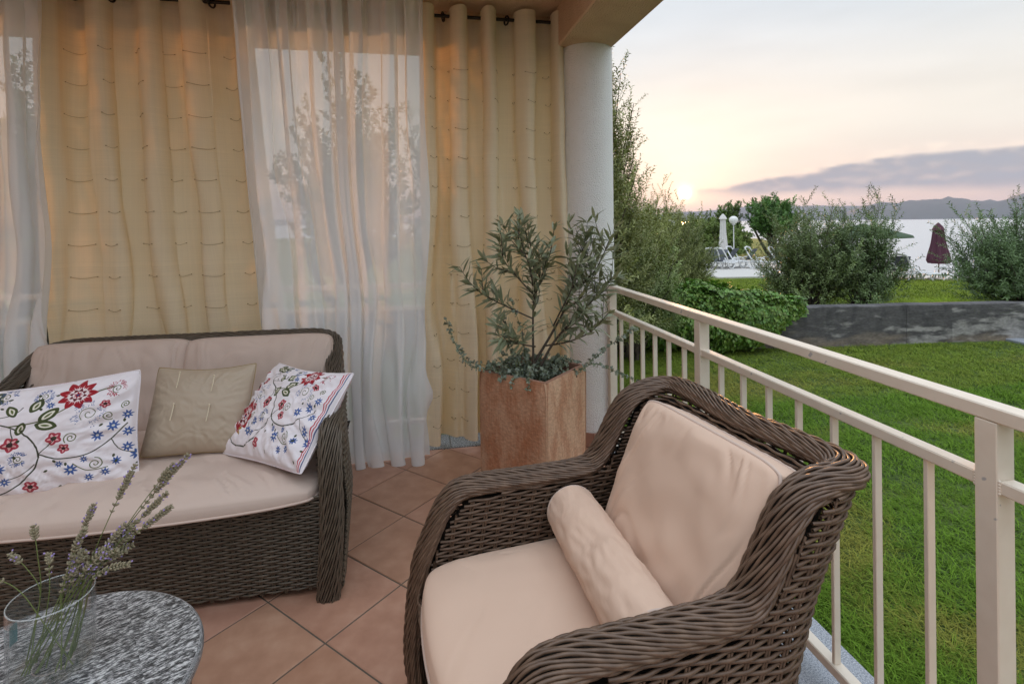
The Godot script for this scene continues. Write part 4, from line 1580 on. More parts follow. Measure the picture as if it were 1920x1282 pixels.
		for li in lines.size():
			var q: PackedVector3Array = lines[li]
			var nq := q.size()
			var i := int(nq * (0.30 if li == 0 else 0.12))
			while i < nq:
				var ax := (q[mini(i + 1, nq - 1)] - q[maxi(i - 1, 0)]).normalized()
				for k in (2 + rng.randi() % 2 if i < nq - 3 else 4):
					var a := rng.randf() * TAU
					var sd := ax.cross(Vector3(0.2, 0.1, 1)).normalized()
					var od := (sd * cos(a) + ax.cross(sd) * sin(a)).normalized()
					var dr := (od + ax * rng.randf_range(0.35, 1.1) + Vector3(0, -0.1, 0)).normalized()
					var l := rng.randf_range(0.06, 0.105) * (0.8 if i > nq - 4 else 1.0)
					var up := (ax + rv() * 0.3).normalized()
					var bx := up.cross(dr).normalized()
					var xf0 := Transform3D(Basis(bx * l, dr.cross(bx) * l, dr * l), q[i])
					var wk := 0 if rng.randf() < 0.6 else 1
					if count < 290 and rng.randf() < 0.5:
						var lf := part("leaf", lm[rng.randi() % 3], M.oleander if wk == 0 else M.oleander2, pl)
						lf.transform = xf0
						count += 1
					else:
						more[wk].append(xf0)
				i += 3
	many("leaf_mass", lm[1], M.oleander, pl, more[0])
	many("leaf_mass", lm[2], M.oleander2, pl, more[1])
	# trailing plant with small round silvery leaves
	var tr := thing("trailing_plant", "trailing plant with small round silver green leaves spilling over the planter rim", "plant", top)
	var sm := MB.new()
	var fmesh := MB.new()
	fmesh.leaf(Vector3.ZERO, Vector3(0, 0, 1), Vector3.UP, 0.021, 0.019, 0.25)
	var leafm := fmesh.mesh()
	var xf := []
	var cols := []
	var T := [
		[Vector3(-0.10, 0.0, 0.05), Vector3(-0.22, 0.10, 0.06), Vector3(-0.34, 0.13, 0.02), Vector3(-0.40, 0.24, 0.0), Vector3(-0.43, 0.33, 0.0)],
		[Vector3(-0.08, 0.0, 0.08), Vector3(-0.20, 0.09, 0.10), Vector3(-0.32, 0.11, 0.06), Vector3(-0.37, 0.19, 0.04)],
		[Vector3(0.14, 0.0, 0.05), Vector3(0.28, 0.10, 0.05), Vector3(0.38, 0.17, 0.05), Vector3(0.46, 0.22, 0.05), Vector3(0.52, 0.25, 0.05)],
		[Vector3(0.14, 0.0, 0.08), Vector3(0.27, 0.09, 0.08), Vector3(0.37, 0.06, 0.08), Vector3(0.46, 0.02, 0.08), Vector3(0.53, -0.02, 0.08)],
		[Vector3(-0.05, 0.0, 0.02), Vector3(-0.10, 0.15, 0.06), Vector3(-0.15, 0.26, 0.08), Vector3(-0.16, 0.36, 0.08)],
		[Vector3(-0.06, 0.0, 0.05), Vector3(-0.13, 0.18, 0.10), Vector3(-0.17, 0.27, 0.12)],
		[Vector3(-0.02, 0.0, -0.05), Vector3(-0.06, 0.25, 0.0), Vector3(-0.12, 0.42, 0.04)],
	]
	for k in 52:
		var a := rng.randf_range(0, TAU)
		var e := Vector3(cos(a), 0, sin(a)) * rng.randf_range(0.10, 0.23)
		T.append([e * 0.4, e * 0.8 + Vector3(0, rng.randf_range(0.05, 0.11), 0), e * 1.1 + Vector3(0, rng.randf_range(0.03, 0.12), 0)])
	for q in T:
		var pts := spline(q, 0.008)
		sm.tube(pts, 0.0016, 4, 0.0008)
		for p in pts:
			for k in 2:
				if rng.randf() < 0.75:
					var dr := (rv() + Vector3(0, 0.3, 0)).normalized()
					var up := (rv() + Vector3(0, 1, 0)).normalized()
					var bx := up.cross(dr).normalized()
					var sc := rng.randf_range(0.6, 1.25)
					xf.append(Transform3D(Basis(bx * sc, dr.cross(bx) * sc, dr * sc), p))
					var g := rng.randf_range(0.7, 1.25)
					cols.append(Color(g, g, g * rng.randf_range(0.85, 1.05)))
	part("stem", sm, M.stem, tr)
	many("foliage", leafm, M.trailing, tr, xf, cols)

# ---------------------------------------------------------------- garden and shore
func wall_z(x: float) -> float:
	return lerp_table([[-9.0, -8.4], [0.0, -7.9], [3.0, -7.15], [4.9, -6.62], [6.2, -6.54], [7.5, -6.42], [8.8, -6.22], [12.0, -5.4], [22.0, -2.0]], x)

func land(x: float, z: float) -> float:
	var d := wall_z(clampf(x, -9, 22)) - z
	var y := lerp_table([[0.0, -0.16], [3.0, -0.22], [8.0, -0.55], [13.0, -0.92], [22.0, -1.0], [60.0, -1.0]], d)
	# the shore: sea to the right of a line of sight from the terrace, and beyond the far trees
	var fw := 0.1805 * x - 0.9836 * z
	fw = 0.1805 * x + 0.9836 * -z
	var sea := 0.0
	if x > 0.0:
		var ratio := x / maxf(-z, 0.1)
		var near := lerp_table([[0.0, 95.0], [0.72, 70.0], [0.80, 48.0], [0.88, 30.0], [0.98, 23.0], [1.2, 22.0], [3.0, 18.0]], ratio)
		sea = smoothstep(near, near + 3.5, fw)
	else:
		sea = smoothstep(95.0, 99.0, fw)
	return lerpf(y, -4.0, sea)

func grass_tuft(nb: int, hh: float, spread: float, w: float) -> ArrayMesh:
	var m := MB.new()
	for i in nb:
		var a := rng.randf() * TAU
		var p := Vector3(rng.randfn() * spread, 0, rng.randfn() * spread)
		var d := (Vector3(cos(a) * 0.5, 1.0, sin(a) * 0.5)).normalized()
		m.blade(p, d, Vector3(-sin(a + 0.5), 0, cos(a + 0.5)), hh * rng.randf_range(0.55, 1.2), w, Vector3(cos(a), -0.35, sin(a)))
	return m.mesh()

func build_ground() -> void:
	var m := MB.new()
	var P := PackedVector3Array()
	for j in 30:
		for i in 60:
			var x := -14.0 + i * 0.62
			var t := j / 29.0
			P.append(Vector3(x, -0.45 + 0.012 * sin(x * 1.7 + t * 9.0), lerpf(wall_z(x) - 0.1, 14.0, t)))
	m.grid(P, 60, 30)
	struct("lawn", m, M.lawn)
	m = MB.new()
	P = PackedVector3Array()
	for j in 90:
		for i in 100:
			var x := -70.0 + 1.9 * i * (1.0 if i < 60 else 1.0)
			var t := pow(j / 89.0, 1.6)
			var z0 := wall_z(clampf(x, -9, 22)) - 0.11
			var z := lerpf(z0, -104.0, t)
			P.append(Vector3(x, land(x, z), z))
	m.grid(P, 100, 90)
	struct("meadow_ground", m, M.meadow)
	m = MB.new()
	m.flat(PackedVector3Array([Vector3(-9000, -2.3, -12), Vector3(9000, -2.3, -12), Vector3(12000, -2.3, -9500), Vector3(-9000, -2.3, -9500)]), Vector3.UP)
	struct("sea", m, M.sea)
	# far shore
	for layer in 2:
		var f := fnl(501 + layer, 1.0, 5)
		m = MB.new()
		P = PackedVector3Array()
		var n := 220
		for j in 12:
			for i in n:
				var az := lerpf(-0.30, 1.35, float(i) / (n - 1))
				var D: float = [6400.0, 9200.0][layer] + j * [170.0, 240.0][layer]
				var rel := az - 0.5
				var hgt: float
				if layer == 0:
					hgt = 285.0 * smoothstep(0.205, 0.30, rel) * (0.80 + 0.42 * f.get_noise_2d(az * 9.0, 0.0) + 0.14 * f.get_noise_2d(az * 40.0, j * 0.5))
				else:
					hgt = 330.0 * (0.85 + 0.3 * f.get_noise_2d(az * 5.0, 0.0) + 0.1 * f.get_noise_2d(az * 30.0, j * 0.4)) * (0.45 + 0.55 * smoothstep(-0.1, 0.12, rel)) * (1.0 - 0.35 * smoothstep(0.25, 0.35, rel))
				var prof := sin(PI * clampf(j / 11.0, 0, 1) * 0.62 + 0.0) 
				P.append(Vector3(sin(az) * D, -6.0 + hgt * prof, -cos(az) * D))
		m.grid(P, n, 12)
		struct("hills", m, M.hill)
	# grass of the lawn, nearest the railing the densest
	rng.seed = 606
	var tufts := [grass_tuft(11, 0.055, 0.028, 0.0042), grass_tuft(9, 0.045, 0.035, 0.005), grass_tuft(12, 0.06, 0.03, 0.0038)]
	var lawn_n := fnl(61, 0.45, 3)
	var xs := [[], [], []]
	var cs := [[], [], []]
	for k in 62000:
		var x := 1.36 + 9.5 * pow(rng.randf(), 1.5)
		var z := -7.3 + 7.6 * rng.randf()
		if k % 12 == 0:
			x = rng.randf_range(-3.0, 1.4)
			z = rng.randf_range(-7.8, -3.6)
		if z < wall_z(x) + 0.06 or (x < 1.36 and z > -3.55):
			continue
		# only what the terrace looks out on
		if x > 1.4 and (z > -0.2 - 0.0 or x / maxf(-z, 0.01) > 2.1):
			continue
		var q := k % 3
		var sc := rng.randf_range(0.7, 1.25)
		var dry := smoothstep(0.05, 0.45, lawn_n.get_noise_2d(x, z * 1.6) + 0.25 * rng.randf() - 0.06)
		if z < -4.6:
			dry = maxf(dry, 0.25 + 0.3 * rng.randf())
		xs[q].append(Transform3D(Basis(Vector3.UP, rng.randf() * TAU).scaled(Vector3(sc, sc * lerpf(1.0, 0.65, dry), sc)), Vector3(x, -0.45, z)))
		var g := rng.randf_range(0.65, 1.3)
		cs[q].append(Color(g, g, g).lerp(Color(2.3, 1.15, 2.2) * g * 0.9, dry * 0.75))
	var lawn_o := Node3D.new()
	lawn_o.name = "lawn_grass"
	add_child(lawn_o)
	tag(lawn_o, "short mown lawn grass between the terrace and the garden wall", "grass")
	lawn_o.set_meta("kind", "stuff")
	for q in 3:
		many("blades", tufts[q], M.grass, lawn_o, xs[q], cs[q])
	# meadow grass and tall ornamental grass behind the wall
	var tall := grass_tuft(26, 0.34, 0.05, 0.007)
	var mid := grass_tuft(14, 0.11, 0.09, 0.011)
	var xt := []
	var ct := []
	for k in 9000:
		var x := rng.randf_range(1.5, 20.0)
		var z := wall_z(x) - 0.3 - 13.0 * pow(rng.randf(), 1.3)
		xt.append(Transform3D(Basis(Vector3.UP, rng.randf() * TAU) * rng.randf_range(0.7, 1.3), Vector3(x, land(x, z), z)))
		var g := rng.randf_range(0.65, 1.2)
		ct.append(Color(1.25 * g, 0.92 * g, g))
	var mg := many("meadow_grass", mid, M.grass, self, xt, ct)
	tag(mg, "rough grass behind the garden wall towards the beach", "grass")
	for spec in [[8.05, 9.2, "pale green ornamental grass between the two right hand olive shrubs"], [4.9, 6.1, "ornamental grass above the ivy at the left end of the wall"]]:
		var xg := []
		var cg := []
		for k in 160:
			var x := rng.randf_range(spec[0], spec[1])
			var z := wall_z(x) - rng.randf_range(0.25, 1.3)
			var sc := rng.randf_range(0.75, 1.2) * (1.0 if spec[0] > 6 else 0.7)
			xg.append(Transform3D(Basis(Vector3.UP, rng.randf() * TAU) * sc, Vector3(x, land(x, z) - 0.02, z)))
			var g := rng.randf_range(0.9, 1.5)
			cg.append(Color(1.7 * g, 1.3 * g, 1.2 * g))
		var o := many("ornamental_grass", tall, M.grass, self, xg, cg)
		tag(o, spec[2], "grass")

func wall_tex() -> ImageTexture:
	var w := 1024
	var h := 128
	var im := Image.create(w, h, false, Image.FORMAT_RGB8)
	var f := fnl(511, 1.0, 4)
	for y in h:
		var v := 1.0 - float(y) / h
		for x in w:
			var a := f.get_noise_2d(x * 0.012, y * 0.02)
			var b := f.get_noise_2d(x * 0.05 + 50.0, y * 0.06)
			var st := f.get_noise_2d(x * 0.06 + 9.0, y * 0.008)
			var pale := smoothstep(-0.05, 0.4, a + 0.4 * b - 0.45 * smoothstep(0.6, 1.0, v) + (0.18 if x > 620 else -0.08))
			var c := Color(0.125, 0.120, 0.122).lerp(Color(0.38, 0.365, 0.35), pale)
			c = c.lerp(Color(0.36, 0.285, 0.21), smoothstep(0.45, 0.05, v + 0.4 * a) * 0.75)
			c = c.lerp(Color(0.05, 0.05, 0.055), smoothstep(0.1, 0.5, st) * 0.55 * smoothstep(0.1, 0.9, v))
			c *= 0.86 + 0.32 * b + 0.30 * f.get_noise_2d(x * 0.22 + 31.0, y * 0.22) + 0.18 * f.get_noise_2d(x * 0.6, y * 0.6 + 77.0)
			im.set_pixel(x, y, c.linear_to_srgb())
	return ImageTexture.create_from_image(im)

func build_wall() -> void:
	var wm := mat(Color.WHITE, 0.95, {"tex": wall_tex(), "bump": M.grain, "bs": 0.4})
	var o := thing("garden_wall", "low weathered grey concrete wall with dark stains across the lawn", "wall")
	var segs := [[-9.0, 6.996, "stained_panel"], [7.0, 22.0, "pale_panel"]]
	for s in segs:
		var m := MB.new()
		var P := PackedVector3Array()
		var n := 64
		var f := fnl(77, 1.0, 2)
		for j in 9:
			for i in n:
				var x := lerpf(s[0], s[1], float(i) / (n - 1))
				var z := wall_z(x)
				var top: float = 0.115 + 0.012 * f.get_noise_2d(x * 2.0, 0.0)
				var q: Array = [[0.0, -0.62], [0.0, -0.3], [0.0, -0.1], [0.0, top - 0.02], [-0.012, top], [-0.10, top + 0.004], [-0.188, top], [-0.20, top - 0.02], [-0.20, -0.6]][j]
				P.append(Vector3(x, q[1], z + q[0]))
		m.grid(P, n, 9)
		for j in 9:
			for i in n:
				var p := P[j * n + i]
				m.t[j * n + i] = Vector2((p.x + 2.0) / 16.0, 1.0 - (p.y + 0.6) / 0.75)
		part("concrete_panel", m, wm, o)
	var sm := MB.new()
	sm.box(Vector3(8.95, -0.425, -6.08), Vector3(0.95, 0.05, 0.34), 0.01, Basis(Vector3.UP, -0.12))
	var sl := part("stone_slab", sm, M.granite_pale)
	tag(sl, "flat grey stone slab lying on the lawn by the wall", "slab")
	sm = MB.new()
	sm.box(Vector3(6.7, -0.27, -9.9), Vector3(3.4, 0.1, 0.25), 0.01, Basis(Vector3.UP, 0.35))
	struct("path_kerb", sm, M.concrete_pale)

func twig(nl: int, l: float, w: float, len: float, droop := 0.0) -> ArrayMesh:
	var m := MB.new()
	var pts := PackedVector3Array()
	for i in 5:
		var s := i / 4.0
		pts.append(Vector3(0.05 * sin(s * 2.0) * len, s * len, 0.04 * s * len) + Vector3(0, -droop * s * s * len, 0))
	m.tube(pts, 0.0022, 3, 0.0008, false)
	for i in nl:
		var s := 0.12 + 0.88 * i / nl
		var p := pts[int(s * 3.99)].lerp(pts[mini(int(s * 3.99) + 1, 4)], s * 3.99 - floor(s * 3.99))
		var a := i * 2.4 + rng.randf() * 0.8
		var dr := Vector3(cos(a), rng.randf_range(0.35, 1.1), sin(a)).normalized()
		m.leaf(p, dr, (Vector3(0, 1, 0) + rv() * 0.6).normalized(), l * rng.randf_range(0.7, 1.2), w * rng.randf_range(0.8, 1.2), 0.2)
	return m.mesh()

# shoots rise from the root and end on an uneven dome; twigs sit along their outer part
func shoot_plant(called: String, label: String, category: String, group: String, at: Vector3, root_h: float, cen: Vector3, rad: Vector3, shoots: int, per: int, tw: Array, tmat: Material, tint: Color, seedn: int, sc := 1.0, wild := 0.25, trunk_r := 0.035, taper := 0.0) -> Node3D:
	rng.seed = seedn
	var o := thing(called, label, category, at, 0.0, group)
	var xf := [[], []]
	var cols := [[], []]
	var bm := MB.new()
	var f := fnl(seedn, 1.0, 2)
	for s in shoots:
		var d := rv()
		if d.y < -0.55:
			d.y = -d.y
		d *= Vector3(1.0 - taper * maxf(d.y, -0.2), 1.0, 1.0 - taper * maxf(d.y, -0.2))
		var lump := 1.0 + 0.35 * f.get_noise_3d(d.x * 1.6, d.y * 1.6, d.z * 1.6)
		var e := cen + d * rad * lump * (pow(rng.randf(), 0.35)) * rng.randf_range(0.85, 1.0 + wild * maxf(0.15, d.y + 0.2))
		var b := Vector3(cen.x * 0.15 + rng.randfn() * 0.06, root_h * rng.randf_range(0.5, 1.1), rng.randfn() * 0.06)
		var c1 := b.lerp(e, 0.5) + Vector3(0, (e.y - b.y) * -0.08 + 0.05, 0) + rv() * 0.08 * rad.x
		var pts := PackedVector3Array()
		for i in 9:
			var t := i / 8.0
			pts.append(b.lerp(c1, t).lerp(c1.lerp(e, t), t))
		if s % 2 == 0:
			bm.tube(pts, trunk_r * 0.4, 4, 0.003, false)
		var br := rng.randf_range(0.72, 1.3)
		for k in per:
			var t := lerpf(0.42, 1.0, pow(float(k + rng.randf()) / per, 0.75))
			var p := b.lerp(c1, t).lerp(c1.lerp(e, t), t)
			var ax := ((c1 - b) * (1.0 - t) + (e - c1) * t).normalized()
			var dr := (ax * 0.8 + rv() * 0.75 + Vector3(0, 0.35, 0)).normalized()
			var bx := dr.cross(rv()).normalized()
			var ss := sc * rng.randf_range(0.7, 1.2) * lerpf(1.1, 0.75, t)
			xf[(k + s) % 2].append(Transform3D(Basis(bx, dr, bx.cross(dr)) * ss, p + rv() * 0.03 * rad.x))
			var g := br * rng.randf_range(0.8, 1.2)
			cols[(k + s) % 2].append(Color(tint.r * g, tint.g * g, tint.b * g))
	for k in 3:
		var b := Vector3(rng.randfn() * 0.06, -0.05, rng.randfn() * 0.06)
		var e := Vector3(cen.x * 0.3 + rng.randfn() * rad.x * 0.25, maxf(root_h, cen.y * 0.8), rng.randfn() * rad.z * 0.25)
		bm.tube(spline([b, b.lerp(e, 0.5) + rv() * 0.04, e], 0.1), trunk_r, 6, trunk_r * 0.4)
	part("trunk", bm, M.bark, o)
	for q in 2:
		many("crown", tw[q], tmat, o, xf[q], cols[q])
	return o

func build_plants() -> void:
	rng.seed = 707
	var olive := [twig(16, 0.055, 0.016, 0.24), twig(20, 0.05, 0.015, 0.30)]
	var broad := [twig(12, 0.085, 0.045, 0.22), twig(14, 0.075, 0.05, 0.28)]
	var far := [twig(11, 0.20, 0.13, 0.5), twig(12, 0.18, 0.12, 0.6)]
	var ol := "olive shrubs along the garden wall"
	# right of the column: tall feathery tree, then the mass of shrubs towards the sun
	shoot_plant("olive_tree", "tall feathery olive tree rising just behind the white column", "tree", "", Vector3(1.75, -0.45, -5.35), 0.6, Vector3(0.14, 1.75, 0), Vector3(0.70, 2.0, 0.8), 280, 18, olive, M.leafA, Color(1.05, 1.0, 0.75), 1001, 1.15, 0.25, 0.05, 0.52)
	shoot_plant("olive_shrub", "pale grey green olive shrub between the column and the sun", "shrub", ol, Vector3(3.45, -0.4, -8.3), 0.2, Vector3(0, 0.95, 0), Vector3(1.15, 1.1, 0.8), 190, 17, olive, M.leafA, Color(1.35, 1.25, 0.95), 1002, 1.1)
	shoot_plant("olive_shrub", "grey green olive shrub directly below the setting sun", "shrub", ol, Vector3(4.35, -0.4, -9.0), 0.2, Vector3(0, 0.95, 0), Vector3(1.0, 1.1, 0.8), 170, 16, olive, M.leafA, Color(1.1, 1.05, 0.8), 1003, 1.1)
	shoot_plant("olive_shrub", "slim dark olive shrub left of the white parasol", "shrub", ol, Vector3(5.15, -0.4, -9.6), 0.2, Vector3(0, 0.85, 0), Vector3(0.66, 1.0, 0.6), 130, 15, olive, M.leafB, Color(1.5, 1.2, 1.3), 1004, 1.1)
	shoot_plant("olive_shrub", "low olive shrub over the railing next to the column", "shrub", ol, Vector3(2.75, -0.45, -6.5), 0.15, Vector3(0, 0.7, 0), Vector3(0.85, 0.8, 0.5), 150, 16, olive, M.leafA, Color(1.0, 1.1, 0.85), 1005)
	# behind the wall
	shoot_plant("olive_shrub", "large dark olive shrub left of the green parasol", "shrub", ol, Vector3(6.62, -0.3, -8.0), 0.12, Vector3(0.0, 0.75, 0), Vector3(0.86, 0.95, 0.75), 156, 11, olive, M.leafA, Color(0.75, 0.85, 0.72), 1006, 1.35, 0.5)
	shoot_plant("olive_shrub", "tall dark olive shrub standing in front of the open green parasol", "shrub", ol, Vector3(7.52, -0.3, -7.75), 0.12, Vector3(0.0, 0.8, 0), Vector3(0.80, 1.0, 0.75), 115, 10, olive, M.leafA, Color(0.68, 0.84, 0.74), 1007, 1.35, 0.5)
	shoot_plant("olive_shrub", "wide dark olive shrub at the right edge of the view", "shrub", ol, Vector3(9.85, -0.3, -7.0), 0.12, Vector3(0.0, 0.75, 0), Vector3(1.35, 0.95, 0.8), 228, 11, olive, M.leafA, Color(0.62, 0.82, 0.74), 1008, 1.35, 0.4)
	# ivy over the left end of the wall
	rng.seed = 808
	var iv := thing("ivy_hedge", "bright green ivy spilling over the left end of the concrete wall", "ivy", Vector3(4.0, -0.45, -6.7))
	var lm := MB.new()
	for k in 5:
		var a := rng.randf_range(-1.2, 1.2)
		lm.leaf(rv() * 0.06, Vector3(sin(a), -0.5, cos(a)).normalized(), Vector3(0, 0.5, 0.8).normalized(), 0.058, 0.05, 0.25)
	var xf := []
	var cols := []
	var f := fnl(88, 1.0, 3)
	for k in 8200:
		var t := rng.randf()
		var x := lerpf(-2.3, 1.28, t)
		var wz := wall_z(4.0 + x) + 6.7
		var ph := rng.randf_range(-0.9, 2.6)
		var lump := 1.0 + 0.45 * f.get_noise_2d(x * 1.3, ph * 0.8)
		var endf := clampf((1.28 - x) / 0.9, 0.12, 1.0)
		var low := lerpf(-0.05, 0.55, smoothstep(0.1, 1.28, x))
		var y := maxf(low, 0.42 + sin(ph) * 0.40 * lump * (0.55 + 0.45 * endf))
		var z := wz + 0.06 + maxf(-0.4, cos(ph) * 0.34 * lump * endf)
		var p := Vector3(x, y, z) + rv() * 0.05
		var nrm := Vector3(0, sin(ph), cos(ph)) + rv() * 0.5
		xf.append(Transform3D(Basis(Quaternion(Vector3(0, 0.5, 0.8).normalized(), nrm.normalized())) * rng.randf_range(0.6, 1.15), p))
		var g := rng.randf_range(0.65, 1.35)
		cols.append(Color(g * rng.randf_range(0.9, 1.35), g, g))
	many("foliage", lm.mesh(), M.ivy, iv, xf, cols)
	var stm := MB.new()
	for k in 40:
		var x := rng.randf_range(-2.2, 1.1)
		var wz := wall_z(4.0 + x) + 6.7
		stm.tube(spline([Vector3(x, 0.0, wz + 0.04), Vector3(x + rng.randfn() * 0.1, 0.35, wz + 0.06), Vector3(x + rng.randfn() * 0.2, 0.62, wz + 0.03)], 0.1), 0.006, 4, 0.003)
	part("stem", stm, M.bark, iv)
	# far trees
	var gt := "far trees on the shore"
	shoot_plant("round_tree", "round dark green tree beyond the white parasol on the shore", "tree", gt, Vector3(22.2, -1.0, -29.8), 1.2, Vector3(0, 2.4, 0), Vector3(2.0, 1.45, 1.6), 150, 14, far, M.leafB, Color(0.9, 1.2, 0.9), 1101, 0.9, 0.1, 0.12)
	shoot_plant("shore_tree", "loose small tree touching the left of the round tree", "tree", gt, Vector3(20.0, -1.0, -31.0), 1.0, Vector3(0, 2.3, 0), Vector3(1.0, 1.3, 0.9), 50, 12, far, M.leafB, Color(1.1, 1.1, 0.8), 1102, 0.8, 0.2, 0.08)
	var bl := [[17.4, -34.0, 2.6, 1.7], [14.9, -33.0, 2.4, 1.9], [12.4, -31.0, 2.6, 2.1], [16.6, -27.0, 1.5, 1.3], [18.6, -29.0, 1.4, 1.1], [10.0, -29.0, 2.5, 2.2], [23.8, -40.0, 2.4, 1.6]]
	for i in bl.size():
		var q: Array = bl[i]
		shoot_plant("shore_bush", ["warm green bush on the shore under the sun haze", "olive green bush left of the shore bushes by the lamps", "broad bush at the left of the shore thicket", "low rounded bush just behind the white parasol", "small bush below the round tree", "leftmost bush of the far thicket seen over the olive shrubs", "faint bush beyond the round tree"][i], "bush", gt, Vector3(q[0], -1.0, q[1]), 0.5, Vector3(0, q[3] * 0.8, 0), Vector3(q[2], q[3], 1.6), 90, 13, far, M.leafB, Color(1.25, 1.15, 0.8), 1110 + i, 0.9, 0.15, 0.08)
	# trees seen through the curtains
	var ct := "trees seen through the curtains"
	shoot_plant("garden_tree", "dark tree seen through the middle sheer curtain", "tree", ct, Vector3(-0.9, -0.45, -7.8), 1.2, Vector3(0, 2.3, 0), Vector3(1.05, 1.75, 1.0), 85, 12, broad, M.leafB, Color(1.0, 1.0, 1.0), 1201, 1.25, 0.2, 0.09)
	shoot_plant("garden_tree", "dark tree seen through the far left sheer curtain", "tree", ct, Vector3(-4.6, -0.45, -7.4), 1.2, Vector3(0, 2.0, 0), Vector3(1.2, 1.6, 1.0), 80, 12, broad, M.leafB, Color(1.0, 1.0, 1.0), 1202, 1.25, 0.2, 0.09)
	shoot_plant("garden_tree", "tree behind the ochre curtain beside the column", "tree", ct, Vector3(0.6, -0.45, -6.6), 0.8, Vector3(0, 1.8, 0), Vector3(0.8, 1.9, 0.8), 120, 15, olive, M.leafA, Color(0.9, 0.95, 0.85), 1203, 1.1, 0.3, 0.06)

# ---------------------------------------------------------------- beach furniture
func parasol_closed(label: String, at: Vector3, H: float, y0: float, r0: float, r1: float, m: Material, g: String) -> void:
	var o := thing("closed_parasol", label, "parasol", at, 0.0, g)
	var p := MB.new()
	p.tube(PackedVector3Array([Vector3(0, 0, 0), Vector3(0, H * 0.5, 0), Vector3(0, H + 0.05, 0)]), 0.024, 8)
	part("pole", p, M.steel, o)
	p = MB.new()
	p.box(Vector3(0, 0.04, 0), Vector3(0.5, 0.08, 0.5), 0.02)
	part("base", p, M.concrete_pale, o)
	p = MB.new()
	var prof := []
	for i in 15:
		var t := i / 14.0
		var r := lerpf(r0, r1, 1.0 - t) * (1.0 + 0.05 * sin(t * 9.0))
		if i == 0:
			r *= 0.85
		prof.append(Vector2(maxf(r if t < 0.97 else 0.02, 0.02), lerpf(y0, H, t)))
	p.lathe(prof, 48, Vector3.ZERO, 8, 0.17)
	part("folded_canopy", p, m, o)
	p = MB.new()
	p.lathe([Vector2(r0 * 1.9, H - 0.24), Vector2(r0 * 1.3, H - 0.1), Vector2(0.03, H + 0.03)], 32, Vector3.ZERO, 8, 0.1)
	part("top_flap", p, m, o)

func lounger_proto() -> Node3D:
	var o := thing("sun_lounger", "white plastic sun lounger with raised dark backrest beside the white parasol", "sun lounger", Vector3.ZERO, 0.0, "white sun loungers on the shore terrace")
	var m := MB.new()
	for s in [-1.0, 1.0]:
		var P := PackedVector3Array()
		for i in 25:
			var t := i / 24.0
			P.append(Vector3(s * 0.31, 0.30 + 0.03 * sin(t * 6.0), lerpf(0.95, -0.35, t)))
		m.tube(P, 0.028, 8)
	part("frame", m, M.plastic, o)
	m = MB.new()
	for k in 9:
		m.box(Vector3(0, 0.315 + 0.02 * sin(k * 0.7), 0.9 - k * 0.14), Vector3(0.58, 0.016, 0.115), 0.004)
	part("seat_slats", m, M.plastic, o)
	var bk := Basis(Vector3.RIGHT, -0.95)
	m = MB.new()
	for s in [-1.0, 1.0]:
		m.tube(PackedVector3Array([Vector3(s * 0.29, 0.32, -0.30), Vector3(s * 0.29, 0.66, -0.52), Vector3(s * 0.25, 0.94, -0.70)]), 0.03, 8)
	m.tube(PackedVector3Array([Vector3(-0.25, 0.94, -0.70), Vector3(0, 0.98, -0.725), Vector3(0.25, 0.94, -0.70)]), 0.035, 8)
	part("backrest_frame", m, M.plastic, o)
	m = MB.new()
	m.box(Vector3(0, 0.62, -0.495), Vector3(0.52, 0.02, 0.66), 0.006, bk)
	part("backrest", m, M.mesh_cloth, o)
	for s in [-1.0, 1.0]:
		for z in [0.62, -0.15]:
			var P := PackedVector3Array()
			for i in 13:
				var a := PI * i / 12
				P.append(Vector3(s * 0.32, 0.30 - 0.28 * sin(a), z + 0.24 * cos(a)))
			m = MB.new()
			m.tube(P, 0.026, 8)
			part("leg", m, M.plastic, o)
		var Q := PackedVector3Array()
		for i in 13:
			var a := PI * i / 12
			Q.append(Vector3(s * 0.35, 0.31 + 0.2 * sin(a), 0.05 + 0.26 * cos(a)))
		m = MB.new()
		m.tube(Q, 0.024, 8)
		part("armrest", m, M.plastic, o)
	return o

